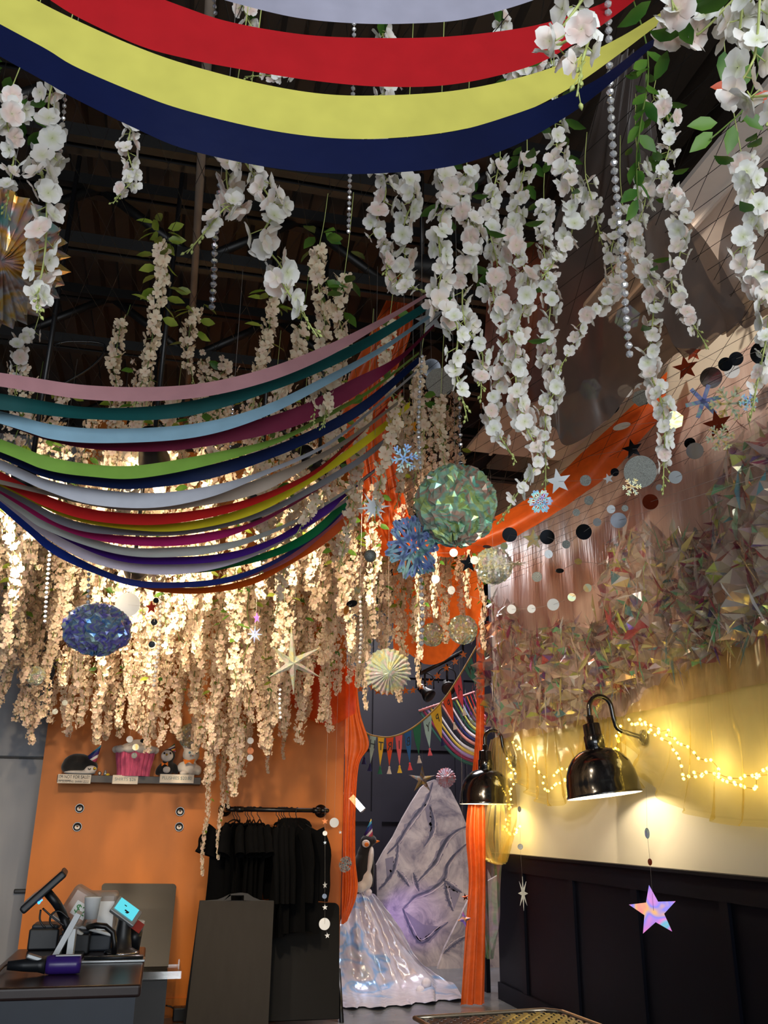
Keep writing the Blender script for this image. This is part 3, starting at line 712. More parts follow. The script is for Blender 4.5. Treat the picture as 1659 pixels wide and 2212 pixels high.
def foil_ball(label, x, y, r, R_, mat, sq=1.0, cord_=True, seed=0, cat='hanging ball', name='foil_ball'):
    d = R_*FPX/r; c = at(x, y, d=d); t = thing(name, label, cat, c); rd = random.Random(seed+int(x))
    mb = MB(); n = 54; k = 22; vs = []; fs = []
    for i in range(k+1):
        th = PI*i/k
        for j in range(n):
            q = 2*PI*(j+(i % 2)*.5)/n; rr = R_*(1+rd.uniform(-.13, .06)); s = math.sin(th)+.02
            vs.append(V(rr*s*math.cos(q), rr*s*math.sin(q), -rr*math.cos(th)*sq))
    for i in range(k):
        for j in range(n):
            a, b, e, f = i*n+j, i*n+(j+1) % n, (i+1)*n+(j+1) % n, (i+1)*n+j
            fs += ([(a, b, e), (a, e, f)] if rd.random() < .5 else [(a, b, f), (b, e, f)])
    mb.add(vs, fs, smooth=False)
    # loose film leaves standing off the ball
    for q in range(320):
        z = rd.uniform(-1, 1); a = rd.uniform(0, 6.28); s = math.sqrt(1-z*z); nn = V(s*math.cos(a), s*math.sin(a), z*sq); p = nn*R_*.93
        u = nn.orthogonal().normalized(); u = Matrix.Rotation(rd.uniform(0, 6.28), 3, nn) @ u; w = nn.cross(u); L_ = R_*rd.uniform(.14, .3)
        mb.add([p-u*L_*.5, p+u*L_*.5, p+u*L_*.2+nn*L_*rd.uniform(.2, .5)+w*L_*rd.uniform(-.4, .4)], [(0, 1, 2)], smooth=False)
    mb.build('film_leaves', mat, t)
    if cord_: cord(t, c+V(0, 0, R_*sq))
    return t
foil_ball('large crumpled opal foil ball, greenish, hanging in the centre beside the orange swag', 985, 1092, 88, .155, M['foil_green'])
foil_ball('blue violet crumpled foil ball, oblate, hanging before the flower curtain at left', 210, 1360, 70, .155, M['foil_blue'], .78)
foil_ball('clear gold opal foil ball half over the edge of the pink wall drape', 1066, 1222, 40, .12, M['foil_clear'])
foil_ball('opal foil ball hanging at the lower edge of the orange swag, right of the doorway', 1000, 1360, 31, .12, M['foil_clear'])
foil_ball('small opal foil ball before the orange swag, left of a bigger one', 934, 1371, 25, .1, M['foil_clear'])
foil_ball('small golden opal foil ball among the flowers at far left', 77, 1460, 20, .07, M['foil_clear'])
foil_ball('yellow white opal foil ball hanging before the white plush toy', 412, 1590, 26, .1, M['foil_clear'], cord_=True)
foil_ball('small lilac opal foil ball under the big six rayed star', 599, 1482, 14, .055, M['foil_pink'])
def pleat_fan(label, x, y, r, R_, mat, n=36, tilt=(0, 0), name='foil_rosette', dome=.25, cat='rosette', cor=True):
    d = R_*FPX/r; c = at(x, y, d=d); t = thing(name, label, cat, c); Q = face_cam(c, 0, tilt); rd = random.Random(int(x))
    for side in ((0, 1)):
        mb = MB(); vs = [V(0, 0, dome*R_*.5)]; fs = []; rg = 5
        for i in range(2*n):
            a = PI*i/n; z = .5 if i % 2 else -.5
            for k in range(1, rg+1):
                f = k/rg; e = R_*f*(1 if k < rg else (1+(.03 if i % 2 else -.05)+rd.uniform(-.05, .04)))
                if side: e *= .86
                vs.append(V(e*math.cos(a+side*.05), e*math.sin(a+side*.05), z*f*R_*.16+dome*R_*(1-f)*.5+(.05*R_ if side else 0)+rd.uniform(-.02, .02)*R_))
        for i in range(2*n):
            a, b = 1+i*rg, 1+((i+1) % (2*n))*rg; fs.append((0, a, b))
            for k in range(rg-1): fs.append((a+k, a+k+1, b+k+1, b+k))
        mb.add([Q @ v for v in vs], fs, smooth=False); mb.build('pleated_disc' if not side else 'inner_disc', mat, t)
    if cor: cord(t, c+V(0, 0, R_*.9))
    return t
pleat_fan('big pleated rose gold foil rosette cut by the left edge behind a wisteria strand', -5, 560, 150, .21, M['foil_gold'], 30, (.12, .35))
pleat_fan('pleated opal foil rosette hanging before the back room doorway', 838, 1450, 50, .15, M['foil_clear'], 26, (.2, .1), dome=.6)
pleat_fan('small pink opal pompom rosette at the peak of the painted mountain', 963, 1680, 21, .11, M['foil_pink'], 22, (0, 0), dome=.9, cor=False)
def star3d(label, x, y, r, R_, mat, n=5, inner=.4, h=.25, spin=0, tilt=(0, 0), top=NZ, name='foil_star', d=None, wob=0):
    d = d or R_*FPX/r; c = at(x, y, d=d); R_ = px2m(r, c); t = thing(name, label, 'hanging star', c); Q = face_cam(c, spin, tilt); rd = random.Random(int(x))
    P = [(q[0]*(1+(rd.uniform(-wob, wob) if i % 2 == 0 else 0)), q[1]*(1+(rd.uniform(-wob, wob) if i % 2 == 0 else 0))) for i, q in enumerate(star_poly(R_, n, inner))]
    mb = MB(); k = len(P)
    mb.add([Q @ V(0, 0, h*R_)]+[Q @ V(a, b, 0) for a, b in P]+[Q @ V(0, 0, -h*R_)], [(0, 1+i, 1+(i+1) % k) for i in range(k)]+[(k+1, 1+(i+1) % k, 1+i) for i in range(k)], smooth=False)
    mb.build('star_points', mat, t); cord(t, c+V(0, 0, R_*.3), top); return t
star3d('six rayed opal foil star with long uneven rays over the flower curtain', 632, 1432, 70, .2, M['foil_clear'], 6, .22, .2, .1, (.1, .2), wob=.25)
star3d('folded gold and blue foil star left of the mountain peak', 912, 1684, 30, .17, M['foil_gold'], 5, .3, .2, 0, (0, 0), 4.2, d=9.2)
star3d('tiny rainbow foil star, lower of two beside the right doorway curtain', 1003, 1986, 16, .06, M['holo'], 4, .4, .5, .2, (0, .3), 3.0)
star3d('tiny orange foil star, upper of two beside the right doorway curtain', 1005, 1938, 8, .04, M['copper'], 5, .4, .3, .2, (0, 0), 3.0)
star3d('violet opal star cluster at the edge of the right doorway curtain', 1012, 1832, 12, .07, M['foil_blue'], 6, .4, .4, .2, (0, 0), 3.2)
M['red_card'] = plain('red_card_star', (226, 60, 40), .5)
M['amber'] = plain('amber_foil', (226, 150, 30), .3, metal=.5)
star3d('amber foil star left of the grey glitter disc', 888, 920, 20, .06, M['amber'], 5, .42, .15, .2, (0, .2))
def flake(mb, Q, c, r, style=0, th=.0012):
    """flat paper snowflake: six barred arms"""
    for k in range(6):
        a = PI*k/3; A = Matrix.Rotation(a, 3, 'Z')
        def bar(x0, y0, x1, y1, w):
            d = V(x1-x0, y1-y0, 0); l = d.length; d.normalize(); n = V(-d.y, d.x, 0)*w/2
            P = [V(x0, y0, 0)-n, V(x1, y1, 0)-n, V(x1, y1, 0)+n, V(x0, y0, 0)+n]
            vs = [Q @ (A @ (p+V(0, 0, z)))+c for z in (-th/2, th/2) for p in P]
            mb.add(vs, [(0, 3, 2, 1), (4, 5, 6, 7), (0, 1, 5, 4), (1, 2, 6, 5), (2, 3, 7, 6), (3, 0, 4, 7)])
        if style == 0: bar(0, 0, r, 0, r*.24)                              # plain six bar flake
        elif style == 1:
            bar(0, 0, r, 0, r*.13)
            for f in (.4, .7):
                for s in (-1, 1): bar(r*f, 0, r*f+r*.24, s*r*.24, r*.11)
        else:                                                              # broad perforated flake
            bar(0, 0, r*.95, 0, r*.1)
            for s in (-1, 1):
                bar(r*.28, 0, r*.5, s*r*.24, r*.13); bar(r*.5, s*r*.24, r*.78, s*r*.1, r*.12); bar(r*.78, s*r*.1, r*1.0, 0, r*.12)
                bar(r*.12, s*r*.2, r*.5, s*r*.24, r*.12)
                bar(r*.78, s*r*.1, r*.86, s*r*.28, r*.1); bar(r*.5, s*r*.24, r*.86, s*r*.28, r*.1)
t = thing('paper_snowflake', 'big blue grey perforated snowflake of crossed cards hanging by the green foil ball', 'hanging snowflake', at(893, 1180, d=3.3)); c = t.location.copy()
for ty in (-.9, .55):
    mb = MB(); flake(mb, face_cam(c, .25, (0.15, ty)), V(0, 0, 0), px2m(72, c), 2); mb.build('snowflake_card', M['holo_blue'], t)
cord(t, c)
t = thing('paper_snowflake', 'grey perforated snowflake at the left edge of the orange doorway curtain', 'hanging snowflake', at(746, 1867, d=6.5)); c = t.location.copy()
mb = MB()
flake(mb, face_cam(c, 0, (.3, .6)), V(0, 0, 0), px2m(17, c), 1); flake(mb, face_cam(c, .4, (-.3, -.6)), V(0, 0, 0), px2m(17, c), 1); mb.build('snowflake_card', M['silver_card'], t); cord(t, c)
def sunburst(label, x, y, r, d, mat, n=12, inner=.35, tilt=(0, 0), name='paper_sunburst', top=NZ):
    c = at(x, y, d=d); t = thing(name, label, 'hanging star', c); mb = MB(); rr = px2m(r, c)
    P = star_poly(rr, n, inner); P = [(p[0]*(1 if i % 4 else .72), p[1]*(1 if i % 4 else .72)) for i, p in enumerate(P)]
    mb.prism(P, .0015, face_cam(c, .1, tilt)); mb.build('star_card', mat, t); cord(t, c+V(0, 0, rr*.4), top)
sunburst('silver many pointed star card before the orange swag left of the perforated snowflake', 808, 1096, 38, 3.4, M['silver_card'])
t = thing('paper_snowflake', 'pale blue snowflake card hanging in the shade above the perforated one', 'hanging snowflake', at(872, 990, d=3.5)); c = t.location.copy()
mb = MB(); flake(mb, face_cam(c, .2, (0, .2)), V(0, 0, 0), px2m(32, c), 1); mb.build('snowflake_card', M['holo_blue'], t); cord(t, c)
# holographic star low before the wainscot and its companion
def drop(label, pieces, d, top, name='hanging_mobile'):
    """vertical thread with cards on it; pieces: (kind, x, y, r px, material[, tilt])"""
    ps = [at(p[1], p[2], d=d) for p in pieces]; t = thing(name, label, 'hanging mobile', ps[-1])
    mb = MB(); tp = at(top[0], top[1], d=d) if isinstance(top, tuple) else V(ps[0].x, ps[0].y, top)
    mb.tube([tp]+ps, .0008, 3); mb.build('thread', M['thread'], t, world=True)
    for p, q in zip(pieces, ps): card(t, q, *p[0:1], p[3], p[4], p[5] if len(p) > 5 else (0, 0))
    return t
def card(t, q, kind, rpx, mat, tilt=(0, 0), spin=0):
    r = px2m(rpx, q); Q = face_cam(q, spin, tilt); mb = MB(); rel = q-t.location; th = .0014
    if kind == 'disc': mb.prism(ngon(r, 28), th, Q, rel)
    elif kind == 'star': mb.prism(star_poly(r, 5, .42, PI/2+.1), th, Q, rel)
    elif kind == 'hexagon': mb.prism(ngon(r, 6, .1), th, Q, rel)
    elif kind == 'bead': mb.ball(rel, r, 10)
    elif kind == 'burst': mb.prism(star_poly(r, 8, .3), th, Q, rel)
    else: flake(mb, Q, rel, r, {'flake': 1, 'bars': 0, 'lace': 2}[kind])
    o = mb.build({'flake': 'snowflake_card', 'bars': 'snowflake_card', 'lace': 'snowflake_card'}.get(kind, kind+('_card' if kind != 'bead' else '')), mat, t)
    return o
S_, GL, WH, MD, MI, CO, HO, HB, HG, OR = 'silver_card glitter white_card mirror_dark mirror copper holo holo_blue holo_gold orange_card'.split()
m_ = lambda pieces: [tuple(M[k] if isinstance(k, str) and k in M else k for k in p) for p in pieces]
drop('rainbow holographic star on a thread with two ovals, low before the navy wainscot', m_([('disc', 1398, 1800, 11, HB, (0, 1.1)), ('disc', 1404, 1862, 7, CO, (0, .9)), ('star', 1412, 1968, 52, HO, (0, .1))]), 5.0, (1396, 1700))
drop('white paper star seen edge on below two small discs, left of the holographic star', m_([('disc', 1122, 1748, 6, S_, (0, .9)), ('disc', 1124, 1829, 6, GL), ('burst', 1130, 1930, 34, WH, (0, 1.25))]), 6.2, (1121, 1690))
drop('thread of stars and discs before the orange wall and the black folded table', m_([('star', 702, 1774, 7, OR), ('disc', 702, 1800, 5, WH), ('star', 702, 1820, 4, S_), ('star', 702, 1912, 7, WH, (0, .8)), ('disc', 701, 1936, 5, MD), ('star', 702, 1960, 6, WH), ('disc', 701, 1996, 12, WH), ('star', 707, 2021, 6, WH)]), 6.2, 3.6)
drop('thread with one white disc at the right end of the clothes rail', m_([('disc', 722, 1777, 10, WH), ('star', 735, 1798, 4, WH)]), 7.0, 3.6)
drop('thread of three small discs before the pink plush cupcake', m_([('disc', 280, 1597, 7, WH), ('disc', 293, 1614, 7, HG), ('disc', 290, 1632, 6, GL)]), 7.0, 3.6)
drop('thread of three small gold discs over the middle of the orange wall', m_([('disc', 541, 1600, 7, WH), ('disc', 541, 1622, 7, OR), ('disc', 540, 1637, 7, WH)]), 7.0, 3.6)
drop('thread of three dark discs before the flower curtain right of the blue foil ball', m_([('disc', 337, 1297, 6, MD), ('disc', 333, 1344, 7, MD), ('disc', 328, 1392, 7, MD)]), 5.0, 3.6)
drop('big white paper disc with a red star beside it right above the blue foil ball', m_([('disc', 276, 1306, 26, WH), ('star', 327, 1312, 15, 'red_card', (0, .6))]), 4.3, 3.6)
drop('thread with a mirrored ball below the silver many pointed star', m_([('bead', 800, 1201, 14, GL)]), 3.6, 3.7)
drop('thread with three tilted foil ovals over the right part of the flower curtain', m_([('disc', 760, 1304, 12, MD, (.9, .3)), ('disc', 748, 1318, 10, OR, (.2, 1.0)), ('disc', 772, 1275, 9, HG, (0, .8))]), 4.6, 3.7)
drop('thread with small pearly stars over the middle of the flower curtain', m_([('burst', 550, 1370, 20, HB, (0, .5)), ('star', 555, 1335, 12, HO, (0, .8)), ('burst', 510, 1420, 12, HG)]), 4.8, 3.7)
drop('thread with pearl discs before the flower curtain at the edge of the grey door', m_([('disc', 140, 1518, 6, GL), ('disc', 119, 1537, 6, GL)]), 6.4, 3.7)
# ------------------------------------------------------------------ garlands of paper cards on the right
def garland(label, pieces, ends, Yl=5.2, Yr=3.6, tag_='paper_garland'):
    Yx = lambda x: Yl+(Yr-Yl)*(x-900)/759.
    pcs = sorted(pieces, key=lambda p: p[1]); (xa, ya), (xb, yb) = ends
    pos = [at(p[1], p[2], Y=Yx(p[1])) for p in pcs]; a = at(xa, ya, Y=Yx(xa)); b = at(xb, yb, Y=Yx(xb))
    t = thing(tag_, label, 'garland', a); mb = MB(); mb.tube([a]+pos+[b], .0009, 3); mb.build('thread', M['thread'], t, world=True)
    for p, q in zip(pcs, pos): card(t, q, p[0], p[3], p[4], p[5] if len(p) > 5 else (RND.uniform(-.15, .15), RND.uniform(-.25, .25)), RND.uniform(-.2, .2))
garland('topmost paper garland on the right, with a wide barred snowflake and a blue hexagon', m_([('star', 1400, 590, 40, WH), ('hexagon', 1240, 668, 24, GL, (0, 1.0)), ('hexagon', 1355, 687, 28, HB), ('bars', 1502, 680, 46, HB)]), ((1185, 645), (1640, 655)))
garland('short paper garland of two white discs before the sheer drape at upper right', m_([('disc', 1509, 629, 17, WH), ('disc', 1580, 652, 16, WH, (0, .3))]), ((1420, 605), (1650, 668)), 5.1, 3.7)
garland('paper garland of mirrored discs, small stars and two hexagons crossing under the brown drape', m_([('star', 1205, 822, 38, WH), ('hexagon', 1275, 841, 25, HB), ('disc', 1350, 845, 16, WH, (.5, 0)), ('star', 1377, 832, 11, S_), ('disc', 1536, 816, 23, MI), ('disc', 1581, 801, 16, WH), ('disc', 1648, 762, 26, MD)]), ((1150, 800), (1690, 750)))
garland('paper garland with black and grey glitter discs left of the central flower cluster', m_([('disc', 932, 795, 20, MD), ('disc', 950, 826, 31, GL), ('star', 930, 690, 34, S_)]), ((905, 770), (1100, 880)), 5.2, 4.8)
garland('paper garland of copper stars and dark discs along the pink wall drape', m_([('star', 1240, 862, 9, HG), ('disc', 1317, 876, 21, MD, (.3, 0)), ('hexagon', 1385, 860, 20, GL, (.4, 0)), ('star', 1481, 795, 28, CO), ('star', 1497, 762, 20, CO), ('disc', 1567, 787, 15, MD), ('disc', 1590, 775, 15, MD)]), ((1180, 885), (1690, 740)), 5.0, 3.5)
garland('paper garland of holographic snowflakes in silver and gold on the right', m_([('bars', 1227, 918, 33, HB), ('disc', 1343, 921, 19, WH, (1.2, 0)), ('hexagon', 1455, 907, 22, HG), ('bars', 1519, 867, 37, HB), ('flake', 1575, 872, 40, HG), ('flake', 1617, 868, 20, HB)]), ((1170, 925), (1690, 850)), 5.1, 3.55)
garland('paper garland ending in a dark copper star over a gold snowflake on the right', m_([('star', 1366, 970, 23, MD), ('disc', 1490, 957, 12, MD, (.3, .3)), ('disc', 1501, 974, 18, MI), ('star', 1550, 916, 32, CO), ('flake', 1556, 945, 30, HG)]), ((1270, 985), (1690, 880)), 4.9, 3.5)
garland('paper garland with the big grey glitter disc and white stars over the orange swag', m_([('star', 1206, 1040, 29, S_), ('disc', 1265, 1038, 12, GL), ('star', 1314, 1034, 12, WH), ('disc', 1328, 1020, 9, MD), ('disc', 1383, 1019, 35, GL), ('disc', 1459, 1031, 14, S_), ('disc', 1424, 1053, 7, S_)]), ((1150, 1045), (1690, 940)), 5.0, 3.4)
garland('paper garland of small discs and violet snowflakes crossing the lower edge of the orange swag', m_([('lace', 1167, 1083, 27, HB), ('disc', 1245, 1107, 8, GL), ('disc', 1272, 1081, 10, GL), ('disc', 1320, 1100, 9, S_), ('flake', 1365, 1052, 20, HG), ('disc', 1350, 1098, 7, GL), ('disc', 1405, 1084, 17, CO)]), ((1110, 1095), (1690, 985)), 4.9, 3.3)
garland('paper garland of black discs and one holographic star under the orange swag', m_([('disc', 1052, 1181, 9, MD, (1.2, 0)), ('disc', 1089, 1180, 8, HG), ('disc', 1101, 1155, 16, MD), ('star', 1152, 1165, 24, HG), ('disc', 1182, 1160, 16, MD), ('disc', 1223, 1176, 9, GL), ('disc', 1261, 1149, 17, MD), ('disc', 1290, 1128, 9, S_), ('disc', 1336, 1124, 17, MD)]), ((960, 1165), (1690, 1015)), 4.8, 3.2)
garland('thin paper garland of small oval discs and a dark star across the pink drape', m_([('disc', 980, 1194, 9, WH), ('disc', 1025, 1210, 9, WH), ('star', 1012, 1217, 22, MD), ('burst', 1115, 1218, 30, WH, (1.35, .2)), ('disc', 1160, 1246, 11, GL), ('disc', 1185, 1197, 9, S_), ('disc', 1209, 1233, 9, MD, (1.0, 0)), ('disc', 1249, 1213, 8, HG, (.6, 0)), ('burst', 1330, 1220, 26, S_, (1.2, .5))]), ((940, 1195), (1450, 1100)), 5.2, 3.8)
garland('lowest paper garland of pale discs just above the crumpled film', m_([('disc', 941, 1251, 9, WH), ('disc', 975, 1275, 9, WH, (0, .5)), ('disc', 1105, 1316, 10, WH), ('disc', 1148, 1315, 9, WH), ('disc', 1195, 1306, 13, WH), ('disc', 1235, 1290, 9, HG), ('disc', 1269, 1270, 9, HG)]), ((900, 1215), (1380, 1205)), 5.3, 4.0)
# ------------------------------------------------------------------ bead chains
def beads(label, path, rpx, d, mat, facet=True, gap=2.3, top=True, children=True, oval=1.0):
    ps = [at(x, y, d=d) for x, y in path]; r = px2m(rpx, ps[0]); t = thing('bead_chain', label, 'bead chain', ps[0])
    Ls = sum((b-a).length for a, b in zip(ps, ps[1:])); n = min(int(Ls/(r*gap)), 100); cs = cr(ps, max(n, 3))
    mb = MB(); mb.tube(cs, .0009, 3)
    if top and cs[0].z < NZ: mb.tube([cs[0], V(cs[0].x, cs[0].y, NZ)], .0009, 3)
    mb.build('thread', M['thread'], t, world=True)
    b = MB(); b.lathe([(.0, -r), (r*.6, -r*.75), (r*.98*oval, -r*.15), (r*.98*oval, r*.15), (r*.6, r*.75), (0, r)], (0, 0, 0), 8 if facet else 10, smooth=not facet)
    o = b.build('bead', mat, t, loc=cs[0]-t.location); me = o.data
    for c in cs[1:]:
        o = link('bead', me, t, c-t.location); o.rotation_euler = (RND.uniform(-.3, .3), RND.uniform(-.3, .3), RND.uniform(0, 3))
beads('long chain of big clear crystals hanging left of the brown drape knot at upper right', [(1313, -10), (1316, 120), (1320, 250), (1328, 380), (1338, 480), (1348, 590), (1352, 680), (1360, 765)], 8.5, 1.9, M['crystal'], gap=2.15)
beads('crystal bead chain behind the middle of the wide ribbons', [(766, -10), (764, 120), (762, 220), (757, 340), (753, 500)], 5, 2.1, M['crystal'])
beads('twisted silver bead chain hanging left of the arched wisteria strand', [(476, 400), (470, 470), (464, 530), (462, 600), (458, 662)], 8, 2.1, M['chrome'], gap=1.9)
beads('thin bead chain at the right side of the foil fan strand, far left', [(140, 215), (136, 270), (130, 340)], 5, 1.9, M['crystal'])
beads('short crystal bead chain showing above the silver ribbon', [(462, 0), (465, 28)], 5, 1.8, M['crystal'])
beads('bead chain with silver beads ending at the top of the green foil ball', [(992, 860), (994, 930), (995, 1000)], 5.5, 3.1, M['chrome'], gap=3)
beads('clear bead chain hanging below the perforated snowflake', [(910, 1130), (908, 1220), (912, 1320), (910, 1390)], 6, 3.5, M['crystal'])
beads('white pearl string at the left of the flower curtain, left of two', [(108, 1190), (102, 1260), (97, 1342)], 4, 4.2, M['pearl'], False)
beads('white pearl string over the blue foil ball', [(192, 1240), (190, 1300)], 4, 4.0, M['pearl'], False)
beads('clear bead string falling beside the dark discs before the flower curtain', [(347, 1290), (345, 1360), (340, 1420), (332, 1480)], 4, 4.8, M['crystal'])
beads('short pearl string hanging under the six rayed star', [(605, 1490), (604, 1520), (606, 1550)], 3.5, 5.5, M['pearl'], False)
beads('clear bead string in the right part of the flower curtain', [(778, 1290), (780, 1360), (777, 1430)], 4, 5.0, M['crystal'])
beads('silver bead string before the lower ribbons, right of the taupe one', [(505, 850), (500, 920), (495, 1000)], 3.5, 3.6, M['chrome'])
beads('bead chain beside the narrow wisteria strand left of the green foil ball', [(912, 770), (906, 850), (904, 930), (908, 1010)], 4.5, 3.2, M['crystal'])
# ------------------------------------------------------------------ cloths on the right
rowX = lambda pts, off: [at(x, y, X=WX-off) for x, y in pts]
rowY = lambda pts, Y0, Y1=None: [at(x, y, Y=Y0+((Y1 if Y1 is not None else Y0)-Y0)*i/max(1, len(pts)-1)) for i, (x, y) in enumerate(pts)]
def cloth(name, label, cat, rows, mat, nu=60, nv=40, amp=.02, freq=7, dirv=(-1, 0, 0), seed=0, fine=.0, parent=None, flat=False, base=None, env=True):
    G = loft(rows, nu, nv, amp, freq, dirv, seed, env, fine)
    for r in G:
        for p in r:
            if p.z < .012: p.z = .012+.004*random.random()
    c = base or G[nu//2][nv-1]; mb = MB(); mb.grid(G, smooth=not flat)
    o = mb.build(name, mat, parent, world=True, loc=None if parent else c)
    if not parent: tag(o, label, cat)
    return o
t = NT('dusty_pink_satin'); mp = t.n('ShaderNodeMapping'); t.l(t.coord(), mp.inputs['Vector']); mp.inputs['Scale'].default_value = (1, 3.5, .5)
col = t.ramp(t.noise(mp.outputs[0], 2.5, 3), [(.3, L((190, 162, 150))), (.7, L((220, 198, 186)))]); b = t.bsdf(Base_Color=col, Roughness=.36, Specular_IOR_Level=.6)
t.l(t.bump(t.noise(mp.outputs[0], 5, 3), .35, .03), b.inputs['Normal']); M['pink_satin'] = t.done(b.outputs[0])
rows = [[V(WX-.05, y, z) for y in np.linspace(8.32, 2.0, 12)] for z in (4.2, 3.5, 2.9, 2.25)]
cloth('wall_drape', 'dusty pink satin drape covering the upper right wall above the crumpled film', 'drape', rows, M['pink_satin'], 140, 24, .014, 15, (-1, 0, 0), 3)
M['brown_sheer'] = sheer('brown_grey_organza', (112, 102, 98), .72, .05, .4, (190, 170, 150), scale=3)
M['orange_tulle'] = sheer('orange_tulle', (250, 108, 30), .82, .04, .5, (255, 170, 110), scale=9)
M['orange_tulle_thin'] = sheer('thin_orange_tulle', (240, 100, 26), .55, .04, .5, (255, 180, 130), scale=9)
M['yellow_organza'] = sheer('pale_yellow_organza', (240, 230, 178), .26, .4, .16, (255, 247, 212), scale=3)
M['clear_organza'] = irid('clear_opal_organza', [(176, 168, 140), (120, 190, 130), (190, 180, 160), (200, 176, 196), (170, 176, 150)], .45, .2, 5, .3, 420, 2)
cloth('sheer_drape', 'brown grey sheer drape fanning out from a knot behind the crystal chain', 'drape', [
    rowY([(1322,118),(1345,112),(1372,118),(1392,128)], 2.3), rowY([(1268,300),(1310,320),(1360,330),(1425,320)], 2.6, 2.4), rowY([(1190,520),(1270,540),(1380,560),(1490,505)], 3.1, 2.8),
    rowY([(1178,780),(1270,810),(1390,760),(1560,650)], 3.6, 3.2), rowY([(1178,935),(1270,945),(1400,815),(1610,690)], 3.8, 3.3)], M['brown_sheer'], 120, 70, .035, 5, (0, -1, .4), 1)
cloth('sheer_drape', 'brown grey sheer drape swagging under the white soffit to a hem beside the barred snowflake', 'drape', [
    rowY([(1385,120),(1440,370),(1525,530),(1612,660)], 2.3, 3.0), rowY([(1385,260),(1420,520),(1500,650),(1606,690)], 2.4, 3.05), rowY([(1375,480),(1420,700),(1500,752),(1600,705)], 2.5, 3.1)], M['brown_sheer'], 50, 30, .03, 3, (0, -1, .4), 4)
cloth('sheer_drape', 'brown sheer drape coming in from the right edge under the white soffit', 'drape', [
    rowY([(1700,300),(1610,400),(1555,520),(1560,650)], 2.9, 3.2), rowY([(1740,440),(1670,540),(1620,610),(1590,670)], 2.9, 3.2), rowY([(1780,640),(1710,700),(1655,690),(1604,700)], 2.9, 3.2)], M['brown_sheer'], 40, 24, .03, 3, (0, -1, .4), 6)
cloth('tulle_swag', 'dark orange cloth seen through the brown drape beside the central flower cluster', 'drape', [
    rowY([(1060,524),(1180,522),(1306,524)], 4.3), rowY([(1050,700),(1180,700),(1306,700)], 4.4), rowY([(1040,880),(1180,860),(1300,830)], 4.5)], plain('rust_cloth', (112, 54, 30), .5, vary=.15), 40, 20, .03, 4, (0, -1, 0), 2)
cloth('tulle_swag', 'bright orange tulle swag sweeping down from the brown drape toward the doorway', 'swag', [
    rowY([(1440,805),(1340,900),(1260,975),(1180,1050),(1080,1110),(960,1140),(870,1110)], 4.6, 5.8), rowY([(1440,850),(1340,950),(1250,1030),(1170,1095),(1070,1148),(955,1172),(870,1145)], 4.5, 5.7), rowY([(1435,895),(1330,1010),(1240,1085),(1150,1140),(1060,1178),(950,1200),(870,1180)], 4.6, 5.8)], M['orange_tulle'], 70, 30, .025, 2.5, (0, -1, .5), 2, fine=.006)
cloth('tulle_swag', 'orange tulle column falling from a knot behind the right ends of the ribbons', 'swag', [
    rowY([(866,585),(880,580),(898,590)], 5.0), rowY([(800,720),(850,725),(888,715)], 5.2), rowY([(742,850),(800,860),(848,835)], 5.4), rowY([(742,970),(800,980),(850,960)], 5.6), rowY([(770,1100),(830,1120),(890,1140)], 5.8), rowY([(800,1190),(870,1210),(935,1210)], 6.0)], M['orange_tulle'], 40, 50, .03, 4, (0, -1, 0), 3)
cloth('tulle_swag', 'orange tulle valance over the back room doorway', 'swag', [
    rowY([(850,1160),(960,1190),(1046,1185)], 7.9, 8.3), rowY([(850,1270),(960,1300),(1044,1260)], 7.8, 8.25), rowY([(850,1370),(955,1395),(1042,1300)], 7.7, 8.25), rowY([(850,1405),(950,1430),(1040,1342)], 7.7, 8.25)], M['orange_tulle'], 50, 36, .04, 2, (0, -1, .3), 7, fine=.006)
cloth('tulle_swag', 'thin orange tulle swag hung under the flower curtain on the orange wall', 'swag', [
    rowY([(585,1430),(680,1430),(772,1440)], 8.1, 8.2), rowY([(600,1475),(680,1505),(770,1490)], 8.05, 8.15), rowY([(612,1500),(660,1548),(715,1566),(768,1540)], 8.1, 8.15)], M['orange_tulle_thin'], 40, 24, .02, 3, (0, -1, 0), 8)
cloth('tulle_curtain', 'orange tulle curtain at the left side of the doorway, against the orange wall', 'curtain', [
    rowY([(746,1440),(757,1440),(768,1445)], 8.2), rowY([(746,1530),(762,1535),(778,1540)], 8.2), rowY([(745,1605),(770,1610),(797,1608)], 8.2), rowY([(745,1660),(760,1660),(776,1650)], 8.2), rowY([(742,1740),(754,1742),(768,1740)], 8.2), rowY([(740,1850),(754,1850),(767,1850)], 8.2), rowY([(738,1925),(756,1930),(772,1925)], 8.2), rowY([(737,1996),(742,1996),(749,1990)], 8.2)], M['orange_tulle'], 24, 70, .018, 3, (0, -1, 0), 9, base=at(755, 1990, Y=8.2))
cloth('tulle_curtain', 'orange tulle curtain falling to the floor at the right side of the doorway', 'curtain', [
    rowY([(1028,1320),(1036,1322),(1044,1320)], 8.4), rowY([(1030,1420),(1038,1420),(1046,1420)], 8.4), rowY([(1029,1570),(1038,1570),(1046,1570)], 8.4), rowY([(1020,1680),(1035,1680),(1048,1680)], 8.4), rowY([(1008,1790),(1028,1790),(1050,1790)], 8.35), rowY([(1014,1900),(1030,1900),(1050,1900)], 8.35), rowY([(1005,2010),(1026,2010),(1050,2010)], 8.3), rowY([(992,2185),(1020,2185),(1048,2185)], 8.3)], M['orange_tulle'], 30, 70, .03, 3, (0, -1, 0), 10, base=at(1020, 2180, Y=8.3))
